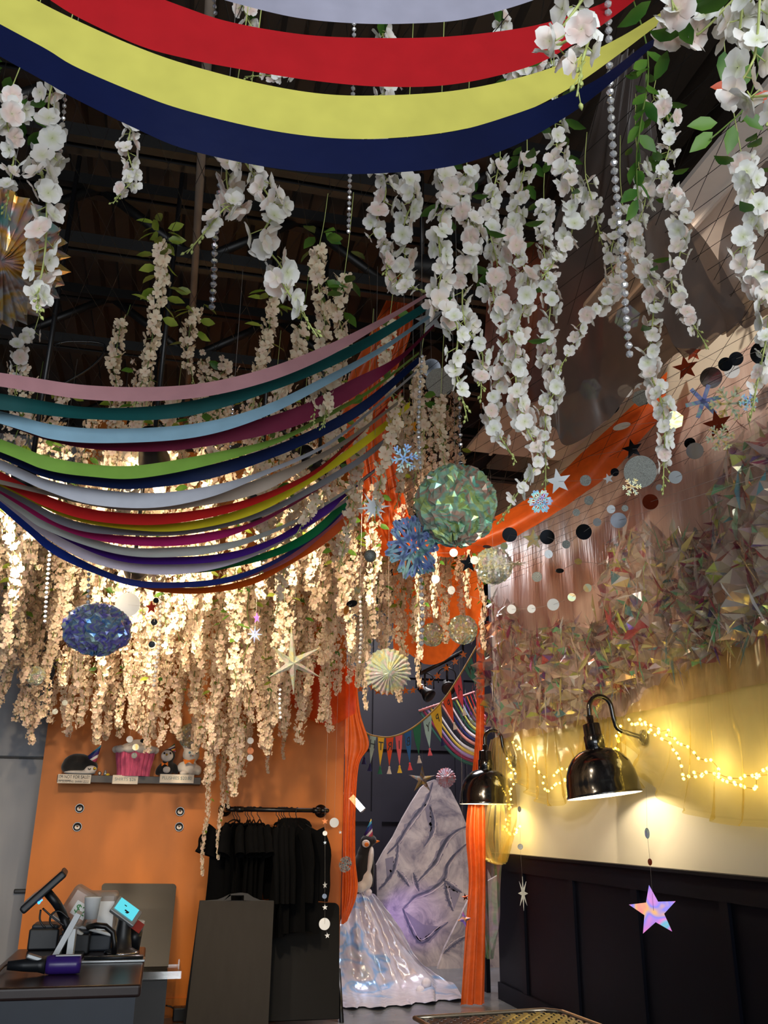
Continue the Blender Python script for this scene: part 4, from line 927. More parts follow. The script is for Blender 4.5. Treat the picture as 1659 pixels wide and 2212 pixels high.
# crumpled film
t = NT('crumpled_opal_film'); at_ = t.n('ShaderNodeAttribute', attribute_name='tint')
f_ = t.noise(t.coord(), 5, 2, .5, 1); tk = t.math('MULTIPLY_ADD', f_, 500); tk.node.inputs[2].default_value = 180
b_ = t.bsdf(Base_Color=at_.outputs['Color'], Metallic=.3, Roughness=.1, Thin_Film_Thickness=tk, Thin_Film_IOR=1.45, Specular_IOR_Level=.9); t.l(at_.outputs['Alpha'], b_.inputs['Alpha']); M['film'] = t.done(b_.outputs[0])
def film(label, rows, cell, seed, NN):
    rd = random.Random(seed); nu, nv = NN; G = loft(rows, nu, nv, .05, 3, (-1, 0, 0), seed)
    base = [(206, 184, 164), (222, 204, 184), (190, 166, 150), (214, 200, 170), (200, 176, 172)]; viv = [(170, 60, 104), (206, 220, 110), (120, 204, 150), (236, 226, 150), (110, 90, 150), (240, 240, 236), (90, 160, 170), (190, 90, 90), (150, 50, 80)]
    def tint(p): 
        c = L(rd.choice(viv if rd.random() < p else base)); return c[:3]+(rd.uniform(.3, .8),)
    P = {}
    for i in range(nu):
        for j in range(nv):
            jag = 1 if 0 < j < nv-1 else 1.6
            P[i, j] = G[i][j]+V(-abs(rd.gauss(0, 1))*cell*.9-(.02 if j else 0), rd.uniform(-1, 1)*cell*.45*jag, rd.uniform(-1, 1)*cell*.45*jag)
            if P[i, j].x > WX-.07: P[i, j].x = WX-.07-rd.uniform(0, .03)
    mb = MB(); pts = list(P.values())
    def tri(a, b, c, p):
        q = tint(p); mb.add([a, b, c], [(0, 1, 2)], smooth=False, cols=[q]*3)
    for i in range(nu-1):
        for j in range(nv-1):
            a, b, c, d = P[i, j], P[i, j+1], P[i+1, j+1], P[i+1, j]
            if rd.random() < .05: continue
            m = (a+b+c+d)/4+V(-rd.uniform(-.3, .8)*cell, rd.uniform(-.3, .3)*cell, rd.uniform(-.3, .3)*cell)
            m.x = min(m.x, WX-.065)
            for u, w in ((a, b), (b, c), (c, d), (d, a)): tri(u, w, m, .3)
    # long creases and folded slivers off the sheet, pale tints painting in highlights
    for k in range(260):
        p = rd.choice(pts)+V(-.03, 0, 0); a = rd.gauss(1.2, .9); u = V(0, math.cos(a), math.sin(a)); l = rd.uniform(.06, .3); w = rd.uniform(.004, .05)*rd.random()+.004
        n = V(-rd.uniform(.4, 1), rd.uniform(-.6, .6), rd.uniform(-.5, .5)).normalized(); s = u.cross(n)
        q = tint(.55); mb.add([p-u*l*.5, p+n*w*.8+s*w*.5, p+u*l*.5, p-s*w], [(0, 1, 2), (0, 2, 3)], smooth=False, cols=[q]*4)
    o = mb.build('cellophane_sheet', M['film'], world=True, loc=G[nu//2][nv-1]); return tag(o, label, 'cellophane sheet')
film('crumpled opal film sheet on the right wall, directly above the far black lamp', [rowX([(1046,1335),(1075,1298),(1110,1302),(1140,1350),(1190,1372)], .1), rowX([(1044,1440),(1090,1440),(1140,1450),(1195,1440)], .2), rowX([(1036,1570),(1090,1590),(1150,1565),(1200,1550)], .1)], .05, 1, (16, 18))
film('crumpled opal film sheet behind the arm of the near black lamp', [rowX([(1175,1372),(1220,1338),(1262,1350),(1310,1345),(1365,1290)], .1), rowX([(1175,1450),(1240,1450),(1310,1440),(1370,1400)], .22), rowX([(1185,1560),(1240,1565),(1300,1545),(1370,1490)], .1)], .055, 2, (17, 15))
film('crumpled opal film sheet rising highest in the middle, below the lowest disc garlands', [rowX([(1325,1240),(1338,1165),(1400,1132),(1440,1170),(1482,1140),(1540,1165)], .1), rowX([(1330,1340),(1400,1330),(1470,1320),(1545,1310)], .25), rowX([(1330,1510),(1400,1475),(1470,1445),(1550,1420)], .1)], .06, 3, (17, 19))
film('crumpled opal film sheet cut by the right edge, rising above the others', [rowX([(1515,1175),(1562,1130),(1580,1040),(1610,960),(1665,915),(1740,880)], .1), rowX([(1515,1300),(1590,1270),(1660,1220),(1750,1200)], .25), rowX([(1520,1440),(1580,1415),(1640,1390),(1750,1370)], .1)], .06, 4, (17, 22))
# yellow organza swags with strings of lights behind
org = [
 ('big pale yellow organza swag cut by the right edge, over the lit bulbs', [rowX([(1346,1546),(1380,1508),(1440,1458),(1520,1418),(1600,1390),(1700,1375),(1800,1400)], .06), rowX([(1347,1556),(1400,1600),(1470,1612),(1550,1592),(1640,1570),(1720,1560),(1820,1560)], .25), rowX([(1348,1572),(1392,1652),(1460,1715),(1540,1745),(1620,1752),(1720,1745),(1830,1700)], .3), rowX([(1350,1590),(1386,1674),(1440,1732),(1520,1768),(1600,1785),(1720,1780),(1830,1740)], .12)], 1),
 ('pale yellow organza swag hanging between the two black lamps', [rowX([(1092,1596),(1120,1578),(1165,1572),(1210,1570),(1270,1545)], .06), rowX([(1095,1605),(1130,1650),(1180,1665),(1230,1640),(1290,1572)], .25), rowX([(1098,1625),(1128,1690),(1178,1725),(1226,1712),(1296,1600)], .28), rowX([(1100,1640),(1122,1694),(1170,1736),(1218,1730),(1298,1620)], .12)], 2),
 ('narrow pale yellow organza fold behind the near black lamp', [rowX([(1262,1556),(1300,1550),(1346,1548)], .06), rowX([(1250,1630),(1300,1640),(1352,1640)], .15), rowX([(1250,1690),(1310,1720),(1385,1700)], .1)], 3),
 ('gathered pale yellow organza tail hanging below the far black lamp', [rowX([(1062,1598),(1076,1592),(1094,1596)], .1), rowX([(1044,1680),(1072,1684),(1104,1672)], .18), rowX([(1022,1758),(1064,1765),(1110,1745)], .22), rowX([(1020,1806),(1062,1815),(1108,1798)], .2), rowX([(1046,1852),(1072,1858),(1094,1848)], .16), rowX([(1070,1866),(1080,1868),(1088,1862)], .14)], 4)]
for lb, rows, sd in org: cloth('organza_swag', lb, 'swag', rows, M['yellow_organza'], 110, 70, .036, 8, (-1, .25, .1), sd, fine=.001)
cloth('organza_swag', 'clear opal organza tail narrowing to a point before the corner of the navy wainscot', 'swag', [rowX([(1018,1846),(1050,1852),(1086,1850)], .14), rowX([(1012,1920),(1048,1922),(1082,1918)], .16), rowX([(1028,2000),(1054,2004),(1076,2000)], .14), rowX([(1052,2068),(1058,2072),(1064,2070)], .1)], M['clear_organza'], 40, 40, .02, 3, (-1, 0, 0), 5)
M['bulb_yellow'] = emit('warm_yellow_light', (255, 214, 92), 16)
M['wire_gold'] = plain('copper_light_wire', (170, 140, 60), .4, metal=.6)
def fairy(label, path, n, off=.1):
    ps = cr(rowX(path, off), n); t = thing('string_lights', label, 'string lights', ps[0])
    rd = random.Random(n); ps = [p+V(rd.uniform(-.02, .02), rd.uniform(-.02, .02), rd.uniform(-.015, .015)) for p in ps]
    mb = MB(); mb.tube(cr(ps, n*2), .0022, 4); mb.build('wire', M['wire_gold'], t, world=True)
    b = bmesh.new(); bmesh.ops.create_icosphere(b, subdivisions=1, radius=.011); me = bpy.data.meshes.new('light_bulb'); b.to_mesh(me); b.free(); me.materials.append(M['bulb_yellow'])
    for p in ps: link('light_bulb', me, t, p-t.location)
    for q in range(3 if n > 14 else 1):
        l = bpy.data.lights.new('string_glow', 'POINT'); l.color = (1, .78, .34); l.energy = .7; l.shadow_soft_size = .05; o = bpy.data.objects.new('string_glow', l); COL.objects.link(o)
        o.location = ps[int((q+.5)*n/(3 if n > 14 else 1))]+V(-.03, 0, .0)
fairy('string of yellow lights dipping and turning flat behind the big organza swag', [(1360,1558),(1400,1572),(1440,1602),(1465,1640),(1477,1676),(1500,1673),(1540,1673),(1570,1686),(1600,1694),(1616,1702),(1640,1682),(1662,1662),(1720,1640)], 44)
fairy('second string of yellow lights slanting down behind the big organza swag', [(1385,1556),(1460,1595),(1500,1626),(1540,1650),(1565,1672),(1600,1680),(1640,1672),(1720,1660)], 28, .08)
fairy('string of yellow lights behind the organza swag between the lamps', [(1108,1606),(1130,1622),(1150,1640),(1162,1664),(1176,1688),(1178,1706),(1198,1700),(1215,1688),(1236,1680),(1222,1664),(1200,1676)], 34)
fairy('short string of yellow lights just left of the near lamp arm', [(1342,1570),(1336,1592),(1334,1612),(1322,1640),(1345,1660)], 12)
fairy('string of yellow lights in the organza tail under the far lamp', [(1098,1640),(1108,1672),(1106,1710),(1100,1750),(1094,1790),(1106,1800),(1118,1784)], 28, .14)
# gooseneck lamps
M['lamp_black'] = plain('gloss_black_enamel', (10, 11, 15), .16, vary=.1, spec=.7, coat=.5)
M['lamp_white'] = plain('white_enamel', (250, 246, 232), .35, vary=.02)
M['bulb_warm'] = emit('warm_white_bulb', (255, 226, 170), 40)
def lamp(label, x, y, X, tilt):
    c = at(x, y, X=X); r = .245; t = thing('gooseneck_lamp', label, 'wall lamp', c)
    Q = Matrix.Rotation(tilt, 3, 'Y') @ Matrix.Rotation(tilt*.7, 3, 'X')
    out = [(r*1.02, 0), (r*1.03, .008), (r, .02), (r*.985, .08), (r*.94, .145), (r*.85, .205), (r*.7, .255), (r*.5, .29), (r*.3, .305), (r*.26, .31)]
    mb = MB(); mb.lathe(out, (0, 0, 0), 48, Q); mb.f = [f for f in mb.f if len(f) < 40]; mb.sm = mb.sm[:len(mb.f)]; mb.mi = mb.mi[:len(mb.f)]; shade = mb.build('lamp_shade', M['lamp_black'], t)
    mb = MB(); mb.lathe([(a*.985, b-.004 if b > .03 else b) for a, b in out[:-1]]+[(.03, .295)], (0, 0, 0), 48, Q); mb.f = [f for f in mb.f if len(f) < 40]; mb.sm = mb.sm[:len(mb.f)]; mb.mi = mb.mi[:len(mb.f)]
    o = mb.build('reflector', M['lamp_white'], shade); o['label'] = 'white inside of the shade'
    mb = MB(); mb.lathe([(.062, .3), (.068, .305), (.068, .39), (.064, .395), (.06, .4), (.058, .47), (.052, .475), (.024, .48), (.024, .525), (.02, .53)], (0, 0, 0), 28, Q); mb.build('socket', M['lamp_black'], t)
    a = Q @ V(0, 0, .52); dx = (WX-.02-c.x)
    R_ = .085; pts = [a, a+V(0, 0, .06)]+[a+V(R_-R_*math.cos(q), 0, .06+R_*math.sin(q)) for q in np.linspace(.2, PI-.15, 12)]+[a+V(2*R_+.015, 0, -.02), a+V(2*R_+.05, 0, -.08), V(dx, 0, a.z-.13)]
    mb = MB(); mb.tube(cr(pts, 40), .0165, 12); mb.lathe([(.055, -.01), (.055, .004), (.03, .014), (.018, .03)], (dx, 0, a.z-.13), 20, Matrix.Rotation(-PI/2, 3, 'Y')); mb.build('arm', M['lamp_black'], t)
    mb = MB(); mb.ball((Q @ V(0, 0, .17)), .035, 14); mb.build('light_bulb', M['bulb_warm'], t)
    l = bpy.data.lights.new('lamp_light', 'POINT'); l.color = (1, .83, .58); l.energy = 17; l.shadow_soft_size = .04; o = bpy.data.objects.new('lamp_light', l); COL.objects.link(o); o.location = c+Q @ V(0, 0, .115)
lamp('black gooseneck dome lamp nearer the visitor, its white inside showing', 1306, 1719, 2.86, -.1)
lamp('black gooseneck dome lamp farther back, beside the right doorway curtain', 1051, 1737, 2.90, -.0)
# perforated table at the lower right
t = thing('woven_table', 'table with a woven dark metal top and bright rim at the bottom edge', 'table', V(*at(1150, 2188, Z=.74).xy, 0))
A = at(895, 2199, Z=.74); B = at(1178, 2181, Z=.74); Bx = (B-A).normalized(); By = V(Bx.y, -Bx.x, 0); Lx = (B-A).length+.05; Ly = 1.1
mb = MB(); n = int(Lx/.03)
for i in range(n):
    for ph in (0,):
        p = A+Bx*(.03*i+.02); pts = [p+By*(Ly*k/36)+V(0, 0, .005*(1 if (i+k) % 2 else -1)-.006) for k in range(37)]
        mb.grid([[q-Bx*.012, q+Bx*.012] for q in pts], smooth=True)
for k in range(36):
    p = A+By*(Ly*(k+.5)/36); pts = [p+Bx*(.03*i+.02)+V(0, 0, .005*(-1 if (i+k) % 2 else 1)-.006) for i in range(n)]
    mb.grid([[q-By*.012, q+By*.012] for q in pts], smooth=True)
mb.build('woven_top', plain('woven_bronze_steel', (96, 88, 80), .25, metal=.9, vary=.3, scale=30), t, world=True)
mb = MB(); cc = [A, A+Bx*(Lx-.06), A+Bx*Lx+By*.06, A+Bx*Lx+By*Ly, A+By*Ly, A]
mb.tube(cr(cc[:2], 8)+cr(cc[1:3], 4)[1:]+cr(cc[2:4], 8)[1:]+cr(cc[3:5], 8)[1:]+cr(cc[4:], 8)[1:], .009, 8); mb.build('rim', plain('brushed_rim', (190, 176, 156), .3, metal=.9), t, world=True)
for u, w in ((.1, .1), (.9, .1), (.1, .95), (.9, .95)):
    q = A+Bx*Lx*u+By*Ly*w; mb = MB(); mb.tube([(q.x, q.y, .73), (q.x, q.y, 0)], .018, 10); mb.build('leg', M['black_metal'], t, world=True)
# ------------------------------------------------------------------ back room
def rock():
    t = NT('painted_rock'); vec = t.coord(); f = t.noise(vec, 3.2, 6, .65, 1.2)
    base = t.ramp(f, [(.34, L((140, 134, 150))), (.47, L((190, 180, 186))), (.62, L((222, 212, 212)))])
    c = base
    return t.done(t.bsdf(Base_Color=c, Roughness=.8).outputs[0])
M['rock'] = rock()
M['rock_dark'] = plain('painted_rock_crack', (96, 97, 118), .8, vary=.35, scale=6); M['rock_shade'] = plain('painted_rock_hollow', (150, 144, 162), .8, vary=.2, scale=4); M['rock_light'] = plain('painted_rock_edge', (222, 210, 214), .8, vary=.08, scale=8)
def board(label, pts, Y, th=.05, cracks=(), hollows=()):
    P = [at(x, y, Y=Y) for x, y in pts]; P = [V(p.x, Y, max(p.z, .0)) for p in P]
    c = V(sum(p.x for p in P)/len(P), Y, 0); mb = MB(); n = len(P)
    vs = [p-V(0, th/2, 0) for p in P]+[p+V(0, th/2, 0) for p in P]
    mb.add(vs, [tuple(range(n)), tuple(range(2*n-1, n-1, -1))]+[(i, i+n, (i+1) % n+n, (i+1) % n) for i in range(n)])
    rd = random.Random(5); yf = Y-th/2
    for hp in hollows:
        mb.cur = 2; q = [at(x, y, Y=yf-.001) for x, y in hp]; mb.add(q, [tuple(range(len(q)))])
    for w, off, mi, dy in ((17, 1, 2, .001), (6.5, 0, 1, .002), (2.6, 6, 3, .0015)):
        for ck in cracks:
            mb.cur = mi; cs = cr([V(x, y, 0) for x, y in ck], 26); L_ = []; R_ = []
            for i, p in enumerate(cs):
                d = (cs[min(i+1, 25)]-cs[max(i-1, 0)]).normalized(); nn = V(-d.y, d.x, 0); f = math.sin(PI*(i+1)/27)**.6; k = w*f*rd.uniform(.35, 1.1)/2; o = nn*(-off*f+rd.uniform(-.6, .6))
                L_.append(at(p.x+o.x+nn.x*k, p.y+o.y+nn.y*k, Y=yf-dy)); R_.append(at(p.x+o.x-nn.x*k, p.y+o.y-nn.y*k, Y=yf-dy))
            mb.grid([[L_[i], R_[i]] for i in range(26)], smooth=False)
    mb.cur = 0
    o = mb.build('painted_mountain', [M['rock'], M['rock_dark'], M['rock_shade'], M['rock_light']], world=True, loc=c); return tag(o, label, 'painted board')
board('tall cut-out board painted as a grey mountain in the back room', [(814,1955),(812,1868),(828,1838),(848,1808),(868,1768),(887,1735),(908,1702),(922,1690),(938,1684),(952,1690),(972,1706),(992,1745),(1008,1785),(1040,1850),(1070,1920),(1075,2120),(800,2120)], 10.6,
 cracks=[[(935,1690),(927,1715),(916,1738),(901,1756),(880,1785),(860,1818),(836,1845)], [(860,1821),(857,1847),(849,1880),(834,1904),(818,1922)], [(929,1741),(935,1774),(932,1800),(916,1829)], [(1010,1785),(989,1793),(966,1811),(948,1844),(938,1864),(901,1906)], [(1010,1821),(986,1842),(966,1868),(958,1899),(927,1924),(896,1937),(872,1963)], [(958,1900),(981,1919),(998,1928)], [(870,1962),(886,2005),(906,2036),(927,2028),(948,2007),(968,1992)], [(960,1905),(968,1945),(979,1968)], [(857,1880),(872,1900),(884,1915)], [(905,1925),(899,1905),(893,1885)]],
 hollows=[[(872,1966),(914,1997),(953,2002),(932,2023),(906,2036),(888,2007)], [(960,1905),(975,1918),(994,1930),(980,1966),(968,1945)], [(916,1736),(932,1738),(937,1775),(930,1800),(922,1770)], [(832,1855),(850,1850),(852,1875),(836,1900)]])
board('lower grey rock board overlapping the mountain at its right foot', [(945,2120),(946,2085),(960,2045),(985,1995),(1010,1945),(1040,1910),(1075,1890),(1085,2120)], 10.4, cracks=[[(958,2060),(975,2045),(996,2030),(1012,2022)]])
M['ice'] = None
t_ = NT('opal_white_satin'); vec = t_.coord(); mp = t_.n('ShaderNodeMapping'); t_.l(vec, mp.inputs['Vector']); mp.inputs['Rotation'].default_value = (0, .7, 0); mp.inputs['Scale'].default_value = (1, 1, 3)
col = t_.ramp(t_.noise(mp.outputs[0], 1.5, 2, .5, .8), [(.3, L((214, 208, 222))), (.5, L((222, 220, 234))), (.57, L((150, 194, 244))), (.64, L((220, 214, 228))), (.8, L((204, 222, 222)))])
M['ice'] = t_.done(t_.bsdf(Base_Color=col, Roughness=.25, Metallic=.25, Thin_Film_Thickness=330, Thin_Film_IOR=1.45).outputs[0])
cloth('satin_drape', 'opal white satin draped in a heap under the penguin in the back room', 'draped cloth', [
    rowY([(752,1950),(770,1932),(788,1926),(806,1930),(815,1940)], 9.6), rowY([(732,2000),(765,1990),(800,1985),(840,1985),(862,2000)], 9.45, 9.6), rowY([(730,2070),(780,2070),(840,2065),(885,2060),(905,2080)], 9.2, 9.6),
    rowY([(728,2135),(790,2140),(860,2135),(930,2120),(975,2128)], 8.95, 9.45), [at(x, y, Z=.012) for x, y in ((726,2176),(790,2178),(860,2174),(930,2166),(1000,2158))]], M['ice'], 90, 70, .07, 4.5, (0, -1, .3), 3, fine=.012, base=at(860, 2172, Z=.012))
M['snow'] = plain('white_fluff', (226, 222, 232), .9, vary=.05, bump=.4, bscale=40)
for lb, x, y, r, Y in (('white fluffy snowball, topmost of the small pile on the satin', 921, 2124, 11, 9.1), ('white fluffy snowball at the front of the small pile on the satin', 928, 2146, 10, 9.0), ('white fluffy snowball at the left of the small pile on the satin', 908, 2140, 10, 9.05), ('white fluffy snowball at the feet of the big penguin', 795, 1928, 9, 9.35)):
    c = at(x, y, Y=Y); b_ = MB(); b_.ball((0, 0, 0), px2m(r, c), 16); tag(b_.build('snowball', M['snow'], loc=c), lb, 'snowball')
M['plush_black'] = plain('black_plush', (20, 19, 21), .9, vary=.2, sheen=.3, bump=.4, bscale=120)
M['plush_white'] = plain('white_plush', (222, 216, 210), .9, vary=.06, sheen=.2, bump=.3, bscale=120)
M['plush_orange'] = plain('orange_felt', (236, 128, 40), .8)
M['plush_yellow'] = plain('yellow_felt', (236, 200, 60), .8)
def stripes(name, cols, kx=(0, 0, 1), n=6, rot=(0, .5, 0)):
    t = NT(name); mp = t.n('ShaderNodeMapping'); t.l(t.coord('Generated'), mp.inputs['Vector']); mp.inputs['Rotation'].default_value = rot
    s = t.n('ShaderNodeSeparateXYZ'); t.l(mp.outputs[0], s.inputs[0]); f = t.math('FRACT', t.math('MULTIPLY', s.outputs[2], 1.0))
    r = t.n('ShaderNodeValToRGB'); t.l(f, r.inputs[0]); r.color_ramp.interpolation = 'CONSTANT'; e = r.color_ramp.elements
    while len(e) < len(cols): e.new(.5)
    for i, c in enumerate(cols): e[i].position = i/len(cols); e[i].color = L(c)
    return t.done(t.bsdf(Base_Color=r.outputs[0], Roughness=.5).outputs[0])
M['party'] = stripes('rainbow_party_card', [(70, 40, 120), (30, 60, 130), (70, 170, 200), (240, 200, 60), (230, 120, 60), (226, 90, 130), (250, 246, 240)])
M['party2'] = stripes('striped_party_card', [(60, 40, 110), (240, 240, 240), (30, 120, 90), (240, 240, 240), (220, 80, 110), (250, 200, 70)])
def hat(parent, c, r, h, axis, mat):
    mb = MB(); mb.lathe([(r, 0), (r*.66, h*.33), (r*.33, h*.67), (.001, h)], c, 18, rot_to(axis)); o = mb.build('party_hat', mat, parent); o['label'] = 'striped cone party hat'
Yp = 9.4; k_ = depth(at(795, 1850, Y=Yp))/FPX
pg = thing('penguin_plush', 'big plush penguin in a party hat standing on the white satin, facing right', 'plush toy', at(793, 1925, Y=Yp))
o0 = pg.location.copy(); rel = lambda x, y, dy=0: at(x, y, Y=Yp)-o0+V(0, dy, 0)
tl = Matrix.Rotation(.28, 3, 'Y')
blob('body', [(rel(780, 1875), (20*k_, 22*k_, 44*k_), tl), (rel(778, 1895), (19*k_, 21*k_, 30*k_)), (rel(786, 1845), (15*k_, 16*k_, 26*k_), tl), (rel(794, 1817), (16*k_, 15*k_, 14*k_)), (rel(802, 1815), (12*k_, 12*k_, 11*k_))], M['plush_black'], pg, .012)
blob('belly', [(rel(796, 1860, -.03), (8*k_, 18*k_, 32*k_), Matrix.Rotation(.18, 3, 'Y')), (rel(788, 1900, -.03), (16*k_, 18*k_, 22*k_)), (rel(776, 1915, -.06), (14*k_, 16*k_, 12*k_))], M['plush_white'], pg, .012)
mb = MB(); mb.ball(rel(787, 1822, -.075), (9*k_, 3*k_, 8*k_), 14); mb.build('cheek_patch', M['plush_white'], pg); mb = MB(); mb.ball(rel(788, 1824, -.09), (5*k_, 2*k_, 4.5*k_), 14); mb.build('cheek_spot', M['plush_orange'], pg)
mb = MB(); mb.lathe([(3.5*k_, 0), (2.5*k_, 5*k_), (.2*k_, 10*k_)], rel(811, 1818), 10, rot_to(V(1, 0, .1))); mb.build('beak', M['plush_orange'], pg)
mb = MB(); mb.ball(rel(803, 1880, -.02), (4*k_, 9*k_, 34*k_), 14); mb.build('wing', M['plush_black'], pg)
hat(pg, rel(796, 1806), 10.5*k_, 36*k_, V(.13, -.1, 1), M['party'])
# bright tube light by the left curtain
t = thing('tube_light', 'short bright tube light shining beside the left doorway curtain', 'light', at(770, 1734, Y=9.0)); a = at(758, 1720, Y=9.0); b = at(783, 1749, Y=9.0)
mb = MB(); mb.tube([a, b], .03, 12); mb.build('tube', emit('cool_white_tube', (240, 248, 255), 9), t, world=True); mb = MB(); mb.tube([a, a-(b-a)*.15], .034, 12); mb.tube([b, b+(b-a)*.08], .034, 12); mb.tube([a+V(0, .03, 0), a+V(-.25, .1, .1)], .012, 8); mb.build('end_cap', M['silver_card'], t, world=True)
# bunting HAPPY BIRTHDAY, seen from its back
BYY = 8.9
bp = lambda x, y: at(x, y, Y=BYY)
bt = thing('bunting', 'birthday pennant bunting with tassels and letters seen from behind, across the doorway', 'bunting', bp(843, 1592))
mb = MB(); mb.tube(cr([bp(*q) for q in ((1036,1385),(995,1456),(956,1514),(908,1560),(874,1582),(843,1592),(817,1591),(795,1585),(772,1567),(754,1547),(745,1530))], 60), .009, 6); mb.build('cord', plain('gold_cord', (168, 134, 60), .6), bt, world=True)
FC = dict(te=(60,130,112), rd=(216,74,84), og=(228,84,40), ye=(232,196,60), lb=(166,208,206), gr=(36,112,84), bl=(36,96,160), pk=(222,100,110), na=(30,36,90), wh=(226,220,206), mr=(150,44,60))
FM = {k: plain('felt_'+k, c, .85, vary=.08) for k, c in FC.items()}
for L_, c, tc, a, b, tip in (('H','te','og',(1018,1417),(1003,1445),(1029,1478)),('A','rd','wh',(995,1457),(980,1482),(1001,1530)),('P','og','wh',(973,1491),(957,1515),(980,1560)),('P','ye','na',(952,1521),(930,1543),(954,1595)),('Y','lb','pk',(932,1543),(914,1559),(928,1616)),('','gr','wh',(909,1562),(892,1574),(905,1632)),('B','bl','rd',(888,1577),(873,1585),(885,1647)),('I','pk','ye',(869,1587),(854,1591),(863,1653)),('R','og','wh',(850,1592),(834,1594),(841,1655)),('T','ye','gr',(830,1593),(816,1591),(821,1655)),('H','lb','na',(813,1590),(799,1587),(800,1649)),('D','gr','na',(796,1585),(783,1578),(787,1634)),('A','bl','rd',(781,1577),(771,1568),(773,1619)),('Y','mr','ye',(766,1562),(755,1551),(752,1612))):
    A_, B_, T_ = bp(*a), bp(*b), bp(*tip); mid = (A_+B_)/2; mA = A_.lerp(T_, .45)+(A_-B_)*.08; mB = B_.lerp(T_, .45)+(B_-A_)*.08
    P = [A_, mA, T_, mB, B_]; mb = MB(); vs = [p+V(0, d, 0) for d in (-.004, .004) for p in P]
    mb.add(vs, [(0,1,2,3,4), (9,8,7,6,5)]+[(i, i+5, (i+1) % 5+5, (i+1) % 5) for i in range(5)]); fl = mb.build('pennant', FM[c], bt, world=True); fl['label'] = {'te':'teal','rd':'rose red','og':'orange','ye':'yellow','lb':'pale blue','gr':'green','bl':'blue','pk':'pink','mr':'dark red'}[c]+' felt pennant'+(' with the letter '+L_ if L_ else '')
    dn = (T_-mid).normalized(); mb = MB(); mb.lathe([(.006, 0), (.012, .012), (.009, .02), (.018, .05), (.026, .075)], T_-dn*.0, 10, rot_to(dn), smooth=False); tz = mb.build('tassel', FM[tc], fl, world=False)
    tz.data.transform(Matrix.Translation(-bt.location))
    if L_:
        me = text_mesh(L_, .12); me.materials.append(M['black_plastic']); xa = (A_-B_).normalized(); za = -dn; Q = Matrix((-xa, xa.cross(za), za)).transposed()
        me.transform(Matrix.Scale(.75, 4, (1, 0, 0))); me.transform(Matrix.Rotation(PI/2, 4, 'X')); me.transform(Q.to_4x4()); o = link('letter', me, fl, mid.lerp(T_, .33)+V(0, -.008, 0)-bt.location)
# striped ribbons on a rod in the back room
rod = [at(905, 1536, Y=9.8), at(1022, 1496, Y=9.8)]
tag(MB().tube([rod[0], rod[1]+(rod[1]-rod[0])*.03], .014, 10).build('ribbon_rod', plain('pink_rod', (226, 150, 150), .5)), 'thin rod carrying the striped ribbons in the back room', 'rod')
SCOL = [((40,100,90),'dark green'),((150,40,80),'wine red'),((176,150,210),'lavender'),((230,200,90),'yellow'),((236,236,240),'white'),((24,26,40),'black'),((236,160,150),'peach'),((30,40,110),'navy'),((240,226,236),'pale pink'),((30,90,70),'bottle green'),((214,220,110),'lime yellow'),((180,206,236),'pale blue'),((110,50,150),'purple'),((236,110,40),'orange'),((200,40,50),'red'),((236,110,130),'coral pink')]
for i, (c, nm) in enumerate(SCOL):
    f = i/(len(SCOL)-1); a = rod[0].lerp(rod[1], f); e = at(1050, 1660-f*110, Y=9.6); mid = a.lerp(e, .5)-V(0, 0, .16*(1-f*.6)); ps = cr([a, mid, e], 24)
    mb = MB(); mb.grid([[p+V(0, 0, .022), p-V(0, .01, .022)] for p in ps]); tag(mb.build('ribbon', plain('satin_'+nm.replace(' ', '_'), c, .4), world=True, loc=ps[12], solid=.001), nm+' ribbon in the striped bundle hanging from the rod in the back room', 'ribbon', 'striped ribbons on the back room rod')
# track lights
t = thing('track_light', 'black ceiling track with two spot heads in the back room', 'track light', at(950, 1430, Y=9.3)); a = at(1000, 1408, Y=9.3); b = at(908, 1455, Y=9.3)
mb = MB(); mb.tube([a, b], .03, 4); mb.tube([a, a+V(0, 0, 1.8)], .012, 6); mb.tube([b, b+V(0, 0, 1.6)], .012, 6); mb.build('track', M['black_metal'], t, world=True)
for hx, hy, aim in ((918, 1494, V(.5, -.6, -.7)), (966, 1482, V(-.1, -.9, -.5))):
    p = at(hx, hy, Y=9.3); mb = MB(); q = p+V(0, 0, .24); mb.tube([q, p+V(0, 0, .05)], .012, 6); mb.tube(cr([p+V(-.1, 0, .03), p+V(-.09, 0, .16), p+V(0, 0, .2), p+V(.09, 0, .16), p+V(.1, 0, .03)], 14), .007, 5)
    mb.lathe([(.03, -.1), (.045, -.08), (.05, .0), (.075, .06), (.075, .09), (.06, .095)], p, 18, rot_to(aim)); mb.build('spot_head', M['black_metal'], t, world=True)
gs = thing('paper_garland', 'garland of small orange paper stars hanging in the back room behind the bunting', 'garland', at(859, 1494, Y=9.15)); sp = ((752,1497),(778,1488),(804,1484),(816,1493),(830,1495),(843,1495),(860,1494),(876,1492),(892,1491),(909,1483),(928,1474),(945,1460),(964,1443),(983,1429),(1001,1414))
ps = [at(x, y, Y=9.15) for x, y in sp]; mb = MB(); mb.tube(cr(ps, 40), .002, 4); mb.build('thread', M['thread'], gs, world=True)
for p in ps: card(gs, p, 'star', 9, M['orange_card'], (RND.uniform(-.3, .3), RND.uniform(-.5, .5)))
